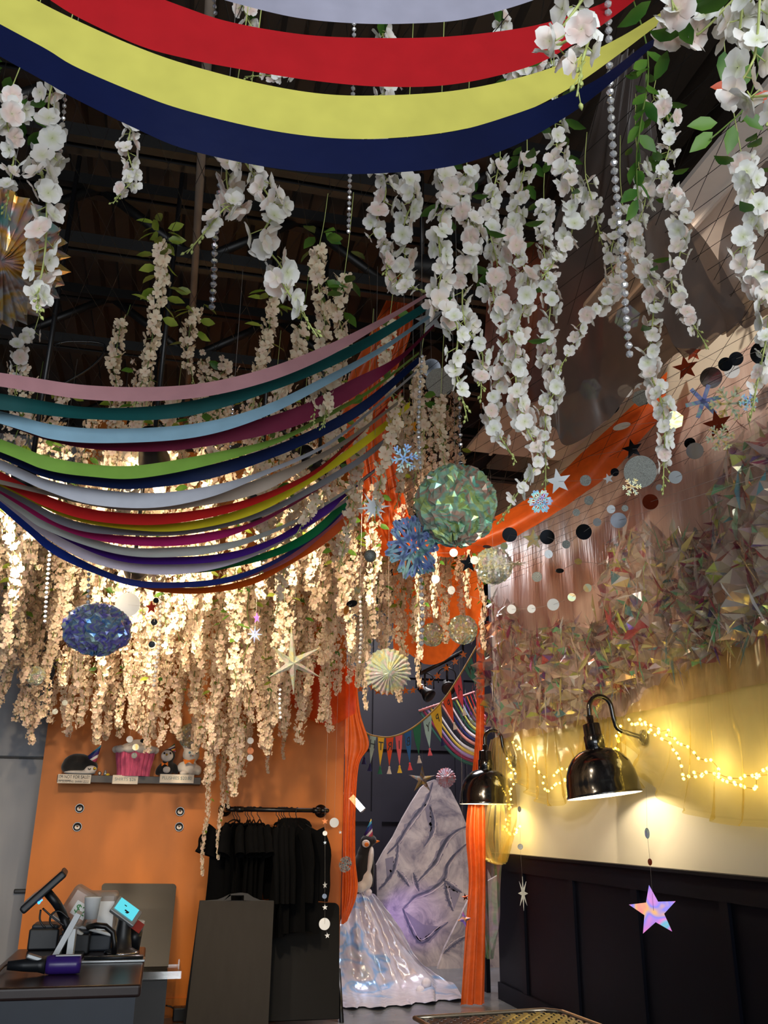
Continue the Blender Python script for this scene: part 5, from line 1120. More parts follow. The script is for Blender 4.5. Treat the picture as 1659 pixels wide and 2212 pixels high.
# ------------------------------------------------------------------ counter and what stands on it
CZ = .85
fr = at(314, 2126, Z=CZ); bk = at(293, 2045, Z=CZ)
cx1 = (fr.x+bk.x)/2+.02; cy0, cy1 = fr.y, bk.y; cx0 = at(40, 2047, Z=CZ).x
t = thing('counter', 'dark counter with a brown black top and navy panelled front at the lower left', 'counter', ((cx0+cx1)/2, (cy0+cy1)/2, 0))
M['counter_top'] = plain('dark_walnut_laminate', (44, 30, 27), .28, vary=.25, scale=5, stretch=(1, 6, 1))
M['counter_body'] = plain('navy_counter_paint', (30, 38, 50), .5, vary=.1)
mb = MB(); mb.box(((cx0+cx1)/2, (cy0+cy1)/2, CZ-.025), (cx1-cx0, cy1-cy0, .05), bev=.012); mb.build('counter_top', M['counter_top'], t, world=True)
mb = MB(); mb.box(((cx0+cx1)/2, (cy0+cy1)/2, (CZ-.05)/2), (cx1-cx0-.07, cy1-cy0-.06, CZ-.05)); mb.box(((cx0+cx1)/2, cy0+.025, CZ-.1), (cx1-cx0-.04, .03, .1))
for xx in (cx0+.06, cx1-.09): mb.box((xx, cy0+.025, .38), (.1, .02, .74))
mb.build('cabinet_body', M['counter_body'], t, world=True)
on = lambda x, y: at(x, y, Z=CZ)
BP = M['black_plastic']; M['slate'] = plain('slate_plastic', (38, 46, 56), .45, vary=.1)
def boxthing(name, label, cat, px0, px1, ytop, yb, dep, mat=None, lid=True):
    a, b = on(px0, yb), on(px1, yb); h = at((px0+px1)/2, ytop, Y=a.y).z-CZ; c = V((a.x+b.x)/2, a.y+dep/2, CZ)
    t = thing(name, label, cat, c); mb = MB(); mb.box((0, 0, h*.42), (b.x-a.x, dep, h*.84), bev=.01); mb.build('housing', mat or BP, t)
    mb = MB(); mb.box((0, .01, h*.9), ((b.x-a.x)*.9, dep*.86, h*.2), bev=.012); mb.box((0, -dep*.44, h*.62), ((b.x-a.x)*.7, .01, .008)); mb.build('lid', M['slate'], t); return t, h
boxthing('receipt_printer', 'black boxy receipt printer at the left of the counter, under the tilted monitor', 'printer', 57, 122, 1998, 2054, .2)
boxthing('receipt_printer', 'black printer in the middle of the counter behind the white sign', 'printer', 122, 189, 2010, 2064, .2)
boxthing('cash_box', 'dark slate box right of the printers, behind the card reader', 'box', 189, 238, 2012, 2056, .2, M['slate'])
# tilted monitor
p0 = at(52, 1962, Y=5.05); p1 = at(142, 1882, Y=5.05); mid = (p0+p1)/2; t = thing('monitor', 'flat black touch monitor seen edge on, leaning back on its arm', 'monitor', V(at(150, 2010, Y=5.15).x, 5.15, CZ)); o_ = t.location.copy()
z = (p1-p0).normalized(); n_ = V(-z.z, 0, z.x); Q = Matrix((n_, V(0, 1, 0), z)).transposed(); Q = Matrix.Rotation(.07, 3, 'Z') @ Q
mb = MB(); mb.box(mid-o_, (.035, .4, (p1-p0).length), Q, bev=.01); mb.build('casing', BP, t)
mb = MB(); mb.box(mid-o_+Q @ V(.019, 0, 0), (.002, .37, (p1-p0).length*.92), Q); mb.build('screen', plain('dark_glass', (10, 16, 30), .08), t)
mb = MB(); led = at(84, 1950, Y=4.85)-o_; mb.ball(led, .007, 8); mb.tube([led, led+z*.02], .004, 6); o = mb.build('status_light', emit('blue_status_light', (60, 150, 255), 3), t); o['label'] = 'small blue status light'
a1 = mid-o_-n_*.02; mb = MB(); mb.tube(cr([a1, a1-n_*.07, at(135, 1975, Y=5.15)-o_, at(147, 2008, Y=5.15)-o_], 12), .022, 10); mb.box((.0, 0, .01), (.16, .2, .02), bev=.006); mb.tube([at(147, 2008, Y=5.15)-o_, (0, 0, .02)], .024, 10); mb.build('stand', BP, t)
mb = MB()
for pts in (((88,1965),(86,1985),(92,1998),(98,2004)), ((92,1962),(110,1978),(128,1992),(140,2000)), ((150,1985),(128,1968),(112,1975),(108,1992),(118,2004))): mb.tube(cr([at(x, y, Y=5.0)-o_ for x, y in pts], 16), .005, 6)
mb.build('cable', M['black_metal'], t)
# clear tubs on a white rack
M['clear_tub'] = sheer('frosted_clear_plastic', (222, 216, 212), .55, .3, .15, (240, 236, 232), scale=3)
t = thing('tip_tub', 'tilted frosted plastic tub with a green scribbled label, behind the monitor arm', 'container', at(165, 1980, Y=5.35)); o_ = t.location.copy(); Q = Matrix.Rotation(.5, 3, 'Y')
mb = MB(); c0 = at(172, 1955, Y=5.35)-o_; mb.box(c0, (.14, .16, .17), Q, bev=.02); mb.build('tub', M['clear_tub'], t); mb = MB(); mb.box(c0+Q @ V(.0, 0, -.1), (.2, .2, .018), Q, bev=.006); mb.build('rim', M['white_card'], t)
mb = MB(); mb.box(c0+Q @ V(.02, -.084, -.01), (.08, .002, .07), Q); lb_ = mb.build('label', M['white_card'], t); me = text_mesh('$2', .06); me.materials.append(plain('green_ink', (60, 140, 70), .6)); me.transform(Matrix.Rotation(PI/2, 4, 'X')); me.transform(Q.to_4x4()); link('lettering', me, t, c0+Q @ V(.02, -.0865, -.01))
t = thing('tip_tub', 'upright frosted plastic tub left of the card reader', 'container', at(218, 2010, Y=5.4)); o_ = t.location.copy(); c0 = at(218, 1966, Y=5.4)-o_
mb = MB(); mb.box(c0, (.17, .16, .19), None, bev=.02); mb.build('tub', M['clear_tub'], t); mb = MB(); mb.box(c0+V(.03, -.082, -.02), (.08, .002, .14)); mb.build('label', M['white_card'], t); mb = MB(); mb.box(c0+V(-.04, 0, -.085), (.34, .19, .015), Matrix.Rotation(.25, 3, 'Y'), bev=.005); mb.build('tray', M['white_card'], t)
t = thing('tip_cup', 'small white cup in front of the two frosted tubs', 'cup', at(196, 1985, Y=5.2)); mb = MB(); mb.lathe([(.032, 0), (.042, .1), (.044, .105), (.04, .1), (.03, .006)], (0, 0, 0), 20); mb.build('cup', M['white_card'], t)
# white A frame sign
sg = thing('table_sign', 'white folded sign standing on the counter before the printers', 'sign', on(134, 2086)); o_ = sg.location.copy(); y_ = o_.y
def slab(pa, pb, dy, th, w): 
    a, b = at(*pa, Y=y_)-o_, at(*pb, Y=y_)-o_; d = (b-a); n = V(-d.z, 0, d.x).normalized()*th/2; mb = MB()
    vs = [q+s+V(0, e, 0) for e in (dy, dy+w) for q, s in ((a, -n), (b, -n), (b, n), (a, n))]; mb.add(vs, [(0,3,2,1),(4,5,6,7),(0,1,5,4),(1,2,6,5),(2,3,7,6),(3,0,4,7)]); return mb
slab((109, 2082), (169, 1974), 0, .026, .14).build('front_leaf', M['white_card'], sg); slab((146, 2086), (156, 2008), .02, .03, .1).build('back_leaf', M['white_card'], sg)
# card reader
cr_ = thing('card_reader', 'card reader on a black stalk with a bright cyan screen on the counter', 'card reader', on(262, 2060)); o_ = cr_.location.copy(); y_ = o_.y
mb = MB(); mb.lathe([(.085, 0), (.085, .012), (.07, .018), (.05, .03), (.04, .09), (.032, .16), (.026, .2)], (0, 0, 0), 28); mb.build('stand', BP, cr_); mb = MB(); mb.lathe([(.087, .0), (.089, .006), (.087, .012)], (0, 0, 0), 28); o = mb.build('base_ring', M['chrome'], cr_); o['label'] = 'chrome ring around the foot'
hc = at(272, 1970, Y=y_)-o_; Q = Matrix.Rotation(.58, 3, 'Y') @ Matrix.Rotation(.85, 3, 'X')
mb = MB(); mb.box(hc, (.15, .1, .025), Q, bev=.006); mb.box(hc+Q @ V(0, 0, -.022), (.09, .06, .03), Q, bev=.008); mb.tube([V(0, 0, .2), hc+Q @ V(0, 0, -.03)], .024, 10); mb.build('head', M['silver_card'], cr_)
mb = MB(); mb.box(hc+Q @ V(-.005, .005, .0165), (.115, .072, .004), Q); mb.build('screen', emit('cyan_screen', (96, 214, 228), 1.1), cr_); mb = MB(); mb.box(hc+Q @ V(-.02, .015, .0195), (.014, .005, .001), Q); mb.box(hc+Q @ V(.0, -.008, .0195), (.022, .008, .001), Q); mb.build('screen_text', BP, cr_)
mb = MB(); mb.box(hc+Q @ V(.09, -.02, -.008), (.06, .06, .003), Q); o = mb.build('payment_card', plain('red_card', (150, 50, 44), .5), cr_); o['label'] = 'red card in the slot'
# hose, cup, tray, scanner
tag(MB().tube(cr([on(190, 2030)+V(0, 0, .1), at(192, 2002, Y=5.0), at(215, 1998, Y=4.95), at(238, 2006, Y=4.95), at(247, 2025, Y=4.95), at(246, 2062, Y=4.95)], 24), .014, 10).build('cable', M['black_metal']), 'thick black cable arching over the slate box on the counter', 'cable')
t = thing('paper_cup', 'black paper cup with a white rim behind the card reader', 'cup', on(287, 2052)); h = .14; mb = MB(); mb.lathe([(.034, 0), (.046, h), (.043, h-.004), (.032, .006)], (0, 0, 0), 24); mb.build('cup', BP, t); mb = MB(); mb.lathe([(.0465, h-.022), (.049, h), (.044, h+.004), (.043, h-.012)], (0, 0, 0), 24); o = mb.build('rim', M['white_card'], t); o['label'] = 'white rim'
t = thing('pen_tray', 'row of pens and flat tools lying under the card reader', 'tray', on(245, 2078)); mb = MB(); mb.box((0, .02, .006), (.3, .1, .012), bev=.004); mb.build('tray', M['silver_card'], t)
for k in range(3):
    mb = MB(); mb.tube([(-.14, -.01+.022*k, .02), (.14, -.016+.022*k, .02)], .007, 8); mb.build('pen', BP if k != 1 else M['chrome'], t)
t = thing('handheld_scanner', 'purple cylinder with a black nozzle lying at the front of the counter', 'tool', on(120, 2105)); o_ = t.location.copy(); q = lambda x, y: V(on(x, 2100).x, o_.y, CZ)-o_
zc = .04; a, b = V(q(100, 0).x, 0, zc), V(q(174, 0).x, 0, zc); mb = MB(); mb.lathe([(0, 0), (.036, .004), (.04, .02), (.04, (b-a).length-.02), (.036, (b-a).length), (0, (b-a).length+.002)], a, 24, rot_to(b-a)); o = mb.build('barrel', plain('purple_shell', (56, 34, 116), .3, vary=.1), t); o['label'] = 'purple barrel'
mb = MB(); mb.lathe([(.038, 0), (.03, .03), (.026, .09), (.018, .16)], a, 16, rot_to(a-b)); mb.build('nozzle', BP, t); mb = MB(); mb.box(((a.x+b.x)/2+.02, -.012, zc+.038), (.11, .03, .006), bev=.002); mb.box((a.x-.05, 0, zc+.03), (.07, .04, .02), Matrix.Rotation(.3, 3, 'Y'), bev=.006); o = mb.build('grip_plate', M['silver_card'], t); o['label'] = 'pale grip plate'
tag(MB().tube(cr([on(60, 2095)+V(0, 0, .03), on(30, 2092)+V(0, 0, .02), on(10, 2096)+V(0, 0, .02), on(-6, 2112)+V(0, 0, .015), on(-16, 2135)], 20), .005, 6).build('cable', M['black_metal']), 'thin black lead running off the left end of the counter', 'cable')
# ------------------------------------------------------------------ cabinet, boards, folded tables
ya = 7.55
a, b = at(250, 2110, Y=ya), at(362, 2110, Y=ya); zt = at(330, 2112, Y=ya).z
t = thing('side_cabinet', 'low black cabinet between the counter and the grey board', 'cabinet', ((a.x+b.x)/2, ya+.25, 0)); mb = MB(); mb.box((0, 0, zt/2), (b.x-a.x, .5, zt)); mb.build('body', M['black_plastic'], t); mb = MB(); mb.box((0, -.255, zt*.5), (b.x-a.x-.03, .02, zt*.9)); mb.build('door', M['black_metal'], t)
def acryl():
    t = NT('clear_acrylic'); g = t.n('ShaderNodeBsdfGlossy'); g.inputs['Roughness'].default_value = .05; tp = t.n('ShaderNodeBsdfTransparent'); tp.inputs[0].default_value = (.9, .9, .88, 1); return t.done(t.mix(.28, tp.outputs[0], g.outputs[0]))
M['acrylic'] = acryl()
t = thing('acrylic_tray', 'clear acrylic tray on the black cabinet, catching the light', 'tray', ((a.x+b.x)/2, ya+.2, zt)); w = b.x-a.x+.12
mb = MB(); mb.box((.03, 0, .012), (w, .62, .012)); mb.build('base', M['acrylic'], t); mb = MB(); mb.box((.03, -.31, .03), (w, .012, .05)); mb.box((.03+w/2, 0, .03), (.012, .62, .05)); mb.build('lip', M['acrylic'], t)
def panel(name, label, cat, pts, Y0, Y1, th, mat, kids=(), rad=.03):
    """leaning flat panel: top pixels on plane Y1, foot on plane Y0"""
    (xl, yl), (xr, yr), (bl, br) = pts; tl, tr = at(xl, yl, Y=Y1), at(xr, yr, Y=Y1); x0 = at(bl, 2212, Y=Y0); x1 = at(br, 2212, Y=Y0)
    k = 1.0; f0 = V(x0.x+(x0.x-tl.x)*0, Y0, .003); f1 = V(x1.x, Y0, .003)
    return tl, tr, f0, f1
# glossy menu board leaning on the orange wall
def lean(name, label, cat, tl, tr, bl, br, th, mat, rad=.03):
    t = thing(name, label, cat, V(*((bl+br)/2))); o_ = t.location.copy(); up = (tl-bl); nrm = (br-bl).cross(up).normalized()
    def corner(p, u, v): return [p+u*rad*(1-math.sin(q))+v*rad*(1-math.cos(q)) for q in np.linspace(0, PI/2, 6)]
    u = (br-bl).normalized(); v = up.normalized(); w = (tr-br).normalized()
    Q4 = np.linspace(0, PI/2, 7); c1 = tr-u*rad-v*rad; c2 = tl+u*rad-v*rad
    P = [bl, br]+[c1+u*rad*math.cos(q)+v*rad*math.sin(q) for q in Q4]+[c2-u*rad*math.sin(q)+v*rad*math.cos(q) for q in Q4]
    return t, o_, P, nrm, u, v
def slab_poly(P, nrm, th, o_):
    mb = MB(); n = len(P); vs = [p-o_ for p in P]+[p-o_+nrm*-th for p in P]
    mb.add(vs, [tuple(range(n)), tuple(range(2*n-1, n-1, -1))]+[(i, i+n, (i+1) % n+n, (i+1) % n) for i in range(n)]); return mb
M['gloss_board'] = plain('dark_gloss_board', (24, 21, 18), .4, spec=.3, vary=.12)
tl, tr = at(220, 1908, Y=8.2), at(381, 1909, Y=8.2); bl, br = at(213, 2075, Y=8.0), at(364, 2080, Y=8.0)
t, o_, P, nr, u, v = lean('menu_board', 'dark glossy menu board leaning on the orange wall behind the counter', 'board', tl, tr, V(bl.x, 7.95, zt+.02), V(br.x, 7.95, zt+.02), .03, None); slab_poly(P, nr, .03, o_).build('board', M['gloss_board'], t)
i_ = [tl.lerp(tr, .1)-v*.08, tl.lerp(tr, .93)-v*.08, V(br.x, 7.95, zt).lerp(V(bl.x, 7.95, zt), .07)+v*.06, V(bl.x, 7.95, zt).lerp(V(br.x, 7.95, zt), .1)+v*.06]
mb = MB(); mb.add([p-o_+nr*.002 for p in i_]+[p-o_+nr*.0 for p in i_], [(0,3,2,1), (4,5,6,7), (0,1,5,4), (1,2,6,5), (2,3,7,6), (3,0,4,7)]); mb.build('writing_surface', plain('black_gloss_panel', (20, 18, 15), .3, spec=.3), t)
# grey folding A board with a handle
M['grey_board'] = plain('charcoal_board', (46, 43, 40), .75, spec=.3, vary=.1, scale=3, stretch=(6, 6, .4))
Yt, Yb = 7.5, 7.2; P2 = []
hp = [(432,1946),(470,1943),(483,1938),(497,1931),(520,1928),(535,1930),(547,1938),(562,1944),(592,1946)]
top = [at(x, y, Y=Yt) for x, y in hp]; sl = (Yt-Yb)/top[0].z; bx0 = at(398, 2230, Y=7.22).x; bx1 = at(578, 2230, Y=7.22).x; bl, br = V(bx0, Yb, .003), V(bx1, Yb, .003)
t = thing('sandwich_board', 'charcoal grey standing board with a cut-out carrying handle, before the hanging shirts', 'board', V((bx0+bx1)/2, Yb, 0)); o_ = t.location.copy(); nr = V(0, -top[0].z, (Yt-Yb)).normalized()
nt_ = len(top); yq = lambda p: p
low = [p-V(0, (Yt-Yb)/top[0].z*.18, .18) for p in top]
# slot in the handle hump: build the top band around it
sa, sb, sc, sd = [at(x, y, Y=Yt) for x, y in ((499,1934),(527,1934),(527,1945),(499,1945))]
mb = MB()
def quad(a, b, c, d):
    P = [a, b, c, d]; mb.add([p-o_ for p in P]+[p-o_-nr*.035 for p in P], [(0,1,2,3), (7,6,5,4), (0,4,5,1), (1,5,6,2), (2,6,7,3), (3,7,4,0)])
L1 = [at(x, 1946, Y=Yt) for x in (432, 470, 483, 499, 527, 547, 562, 592)]
quad(L1[0], L1[1], top[1], top[0]); quad(L1[1], L1[2], top[2], top[1]); quad(L1[2], sd, sa, top[3]); quad(L1[2], sa, top[3], top[2]); quad(sa, sb, top[5], top[4]); quad(sa, top[4], top[3], sa); quad(sc, L1[5], top[6], top[5]); quad(sb, sc, top[5], top[5]); quad(L1[5], L1[6], top[7], top[6]); quad(L1[6], L1[7], top[8], top[7])
mb.build('handle', plain('charcoal_rim', (46, 44, 42), .6), t)
mb = MB(); quad(bl, br, L1[7], L1[0]); mb.build('front_leaf', M['grey_board'], t)
mb = MB(); o2 = V(0, .32, 0); quad(V(bl.x, Yb+.42, .003), V(br.x, Yb+.42, .003), L1[7]+V(0, .05, 0), L1[0]+V(0, .05, 0)); mb.build('back_leaf', M['black_metal'], t)
# folded black table leaning on the wall
tl, tr = at(572, 1946, Y=8.12), at(733, 1950, Y=8.12); Q0 = at(738, 2208, Y=7.85)
t, o_, P, nr, u, v = lean('folded_table', 'folded black table with rounded corners leaning on the right end of the orange wall', 'table', tl, tr, V(tl.x-.03, 7.8, .04), V(Q0.x-.03, 7.8, .04), .04, None, .05); M['table_black'] = plain('black_laminate', (5, 6, 9), .55, spec=.2, vary=.15); slab_poly(P, nr, .035, o_).build('table_top', M['table_black'], t)
mb = MB(); mb.tube([P[1]-o_-nr*.05+V(.03, 0, -.03), tr-o_-nr*.07+V(.02, 0, -.5)], .02, 8); mb.build('leg', M['black_metal'], t); mb = MB(); mb.tube([P[0]-o_-nr*.05+V(.05, 0, -.03), tl-o_-nr*.07+V(.05, 0, -.5)], .02, 8); mb.build('leg', M['black_metal'], t)
t = thing('cable_box', 'small black power box with a cable on the skirting behind the grey board', 'power box', at(390, 2205, Y=8.1)); t.location.z = max(t.location.z, .0); mb = MB(); mb.box((0, 0, .05), (.13, .1, .1), bev=.01); mb.build('box', BP, t); mb = MB(); mb.tube(cr([V(0, 0, .1), at(385, 2190, Y=8.15)-t.location, at(372, 2176, Y=8.15)-t.location, at(358, 2172, Y=8.15)-t.location], 14), .006, 6); mb.build('cable', BP, t)
# ------------------------------------------------------------------ shelf and soft toys
SY = 8.12; sl_, sr_ = at(124, 1673, Y=8.05), at(435, 1679, Y=8.05); SZ = (sl_.z+sr_.z)/2
tag(MB().box((0, 0, -.03), (sr_.x-sl_.x, .24, .06), bev=.004).build('wall_shelf', plain('charcoal_shelf', (58, 54, 54), .5), loc=V((sl_.x+sr_.x)/2, OY-.12, SZ)), 'charcoal wall shelf holding the plush toys and price signs', 'shelf')
sx = lambda x: at(x, 1672, Y=SY).x
sp = lambda x, y: V(at(x, y, Y=SY).x, SY+.02, at(x, y, Y=SY).z)
km = depth(at(280, 1650, Y=SY))/FPX
t = thing('penguin_plush', 'plump plush penguin lying asleep in a rainbow party hat, leftmost on the shelf', 'plush toy', V(sx(172), SY, SZ)); o_ = t.location.copy(); rl = lambda x, y: sp(x, y)-o_
blob('body', [(rl(168, 1650), (32*km, 24*km, 22*km)), (rl(150, 1656), (18*km, 20*km, 15*km)), (rl(192, 1656), (19*km, 17*km, 15*km))], M['plush_black'], t, .01)
blob('belly', [(rl(172, 1669)+V(0, -.02, .0), (34*km, 22*km, 5*km)), (rl(197, 1662)+V(0, -.055, 0), (13*km, 9*km, 8*km))], M['plush_white'], t, .009); mb = MB(); mb.lathe([(3.5*km, 0), (.3*km, 7*km)], rl(205, 1661)+V(0, -.085, 0), 8, rot_to(V(.7, -.8, 0))); mb.build('beak', M['plush_yellow'], t)
hat(t, rl(197, 1641), 12.5*km, 36*km, V(.55, -.1, 1), M['party'])
mb = MB(); mb.tube(cr([rl(192, 1661)+V(0, -.1, 0), rl(195, 1663)+V(0, -.11, 0), rl(198, 1661)+V(0, -.11, 0)], 8), .004, 5); mb.build('closed_eye', M['plush_black'], t)
t = thing('pin_figure', 'tiny penguin figurine beside the sleeping plush penguin on the shelf', 'figurine', V(sx(216), SY-.05, SZ)); mb = MB(); mb.ball((0, 0, 4*km), (4*km, 4*km, 4.5*km), 12); mb.build('body', M['plush_black'], t); mb = MB(); mb.ball((0, -2.2*km, 4*km), (2.6*km, 2.2*km, 3*km), 10); mb.build('face', M['plush_white'], t)
t = thing('pin_figure', 'tiny grey and yellow chick figurine between the plush penguin and the cupcake', 'figurine', V(sx(228), SY-.05, SZ)); mb = MB(); mb.ball((0, 0, 4*km), (4*km, 3*km, 4*km), 12); mb.ball((0, 0, 8*km), (3*km, 3*km, 3*km), 10); mb.build('body', M['silver_card'], t); mb = MB(); mb.ball((5*km, 0, 2*km), (5*km, 3*km, 2.5*km), 10); mb.build('chick', M['plush_yellow'], t)
t = thing('cupcake_plush', 'pink plush cupcake with white frosting and black eyes in the middle of the shelf', 'plush toy', V(sx(288), SY, SZ)); h = (at(288, 1624, Y=SY).z-SZ); r0, r1 = 33*km, 40*km
mb = MB(); n = 40; vs = []; fs = []
for i, (rr, zz) in enumerate(((r0, 0), (r0*1.03, h*.3), (r1*.97, h*.75), (r1, h))):
    for j in range(n): q = 2*PI*j/n; k = rr*(1+.045*(1 if j % 2 else -1)); vs.append(V(k*math.cos(q), k*.72*math.sin(q), zz))
for i in range(3):
    for j in range(n): fs.append((i*n+j, i*n+(j+1) % n, (i+1)*n+(j+1) % n, (i+1)*n+j))
fs.append(tuple(range(n))[::-1]); mb.add(vs, fs, smooth=False); mb.build('cup', plain('pink_pleated_plush', (206, 90, 126), .85, vary=.3, scale=14, stretch=(6, 6, .6)), t)
rd = random.Random(4); blob('frosting', [(V(38*km*math.cos(q), 27*km*math.sin(q), h+4*km), (13*km, 10*km, 9*km)) for q in np.linspace(0, 2*PI, 11)[:-1]]+[(V(0, 0, h+7*km), (34*km, 24*km, 14*km)), (V(2*km, 0, h+16*km), (20*km, 15*km, 11*km))], M['plush_white'], t, .012)
for dx in (-14, 12):
    mb = MB(); mb.ball((dx*km, -10*km, h+22*km), (5*km, 4*km, 5*km), 10); mb.build('eye', M['plush_black'], t)
t = thing('penguin_plush', 'small sitting plush penguin with an orange bow tie and striped hat on the shelf', 'plush toy', V(sx(359), SY, SZ)); o_ = t.location.copy()
blob('body', [(rl(360, 1658), (17*km, 14*km, 16*km)), (rl(345, 1662), (8*km, 7*km, 14*km), Matrix.Rotation(.5, 3, 'Y')), (rl(378, 1660), (8*km, 7*km, 13*km), Matrix.Rotation(-.5, 3, 'Y')), (rl(364, 1632), (15*km, 13*km, 15*km))], M['plush_black'], t, .009)
blob('face', [(rl(361, 1633)+V(0, -.035, 0), (14*km, 9*km, 13*km))], M['plush_white'], t, .009); blob('belly', [(rl(360, 1663)+V(0, -.045, 0), (9*km, 6*km, 8*km))], M['plush_white'], t, .009)
mb = MB(); mb.lathe([(2.6*km, 0), (.3*km, 6*km)], rl(360, 1631)+V(0, -.078, 0), 8, rot_to(V(0, -1, -.1))); mb.build('beak', M['plush_yellow'], t)
for dx in (-6, 7):
    mb = MB(); mb.ball(rl(361+dx, 1628)+V(0, -.078, 0), (2*km, 1*km, 2.4*km), 10); mb.build('eye', M['plush_black'], t)
mb = MB()
for s in (-1, 1): mb.add([rl(356, 1651)+V(0, -.07, 0), rl(356+7*s, 1646)+V(0, -.075, 0), rl(356+7*s, 1656)+V(0, -.075, 0), rl(356, 1651)+V(0, -.085, 0)], [(0, 1, 2), (0, 2, 3), (0, 3, 1), (3, 2, 1)], smooth=False)
mb.build('bow_tie', M['plush_orange'], t); hat(t, rl(371, 1621), 10*km, 16*km, V(.35, 0, 1), M['party2'])
t = thing('cat_plush', 'white sitting plush cat with an orange neck bow at the right end of the shelf', 'plush toy', V(sx(408), SY, SZ)); o_ = t.location.copy()
blob('body', [(rl(408, 1660), (22*km, 16*km, 17*km)), (rl(413, 1630), (19*km, 15*km, 17*km)), (rl(392, 1656), (9*km, 8*km, 12*km), Matrix.Rotation(.5, 3, 'Y')), (rl(428, 1664), (8*km, 9*km, 11*km)), (rl(396, 1671)+V(0, -.06, 0), (9*km, 9*km, 6*km)), (rl(399, 1612), (5*km, 4*km, 9*km), Matrix.Rotation(-.3, 3, 'Y')), (rl(429, 1612), (5*km, 4*km, 9*km), Matrix.Rotation(.3, 3, 'Y'))], M['plush_white'], t, .009)
mb = MB()
for s in (-1, 1): mb.add([rl(408, 1643)+V(0, -.085, 0), rl(408+13*s, 1640)+V(0, -.07, 0), rl(408+9*s, 1652)+V(0, -.08, 0), rl(408, 1647)+V(0, -.095, 0)], [(0, 1, 2), (0, 2, 3), (0, 3, 1), (3, 2, 1)], smooth=False)
mb.build('neck_bow', M['plush_orange'], t)
for dx in (-3, 12):
    mb = MB(); mb.ball(rl(412+dx, 1627)+V(0, -.088, 0), (2.6*km, 1*km, 2.6*km), 10); mb.build('eye', plain('blue_eye', (90, 150, 170), .2), t)
mb = MB(); mb.ball(rl(416, 1634)+V(0, -.095, 0), (1.6*km, 1*km, 1.2*km), 8); mb.build('nose', M['plush_orange'], t)
# price signs
M['paper'] = plain('white_paper', (232, 222, 206), .8, vary=.04); M['ink'] = plain('dark_ink', (36, 34, 34), .7); M['ink_grey'] = plain('grey_ink', (120, 140, 140), .7)
def sign(label, x0, y0, x1, y1, lines):
    a, b = at(x0, y0, Y=OY-.25), at(x1, y1, Y=OY-.25); c = (a+b)/2; w, h = b.x-a.x, a.z-b.z; t = thing('price_sign', label, 'sign', c); mb = MB(); mb.box((0, 0, 0), (w, .002, h)); mb.build('paper', M['paper'], t)
    for txt, sz, dx, dz, mt in lines:
        me = text_mesh(txt, sz*h); me.materials.append(M[mt]); xs = [v_.co.x for v_ in me.vertices]; k = min(1, .93*w/(max(xs)-min(xs))); me.transform(Matrix.Diagonal((k, 1.05, 1, 1))); me.transform(Matrix.Rotation(PI/2, 4, 'X')); link('lettering', me, t, V(dx*w, -.002, dz*h))
    return t
s1 = sign('paper sign reading I\'M NOT FOR SALE!! under the sleeping plush penguin', 126, 1672, 195, 1693, [("I'M NOT FOR SALE!!", .5, 0, .2, 'ink'), ("I'M SLEEPING. SHHH :ZZZ", .3, -.02, -.3, 'ink')])
mb = MB(); mb.box((-.075, -.0025, -.012), (.1, .001, .004)); mb.build('underline', M['ink'], s1)
sign('paper sign reading SHIRTS $26 under the pink plush cupcake', 244, 1674, 297, 1694, [('SHIRTS $26', .5, 0, .02, 'ink_grey')])
sign('paper sign reading PLUSHIES $20.80 at the right end of the shelf', 346, 1672, 418, 1692, [('PLUSHIES $20.80', .5, 0, .05, 'ink_grey')])
for lb, x, y in (('round penguin sticker on the orange wall, upper of the left pair', 172, 1746), ('round penguin sticker on the orange wall, lower of the left pair', 167, 1786), ('round penguin sticker on the orange wall, upper of the right pair', 389, 1753), ('round penguin sticker on the orange wall, lower of the right pair', 387, 1786)):
    c = at(x, y, Y=OY-.006); r = 9.6*km; t = thing('sticker', lb, 'sticker', c); Q = Matrix.Rotation(PI/2, 3, 'X')
    mb = MB(); mb.prism(ngon(r, 32), .006, Q); mb.build('disc', M['plush_black'], t); mb = MB(); mb.prism(ngon(r*.95, 32), .003, Q, (0, -.0035, 0)); mb.build('ring', M['silver_card'], t); mb = MB(); mb.prism(ngon(r*.88, 32), .003, Q, (0, -.0045, 0)); mb.build('field', M['plush_black'], t)
    mb = MB(); mb.prism([(r*.55*math.cos(q), r*.45*math.sin(q)-r*.1) for q in np.linspace(0, 2*PI, 21)[:-1]], .003, Q, (0, -.0055, 0)); mb.prism([(-.3*r, .15*r), (-.1*r, .35*r), (.0, .15*r), (.1*r, .35*r), (.3*r, .15*r), (0, -.1*r)], .003, Q, (0, -.0055, 0)); mb.build('penguin_face', M['plush_white'], t); mb = MB(); mb.prism([(-.14*r, -.02*r), (.14*r, -.02*r), (0, -.22*r)], .002, Q, (0, -.008, 0)); mb.build('beak', M['plush_orange'], t)
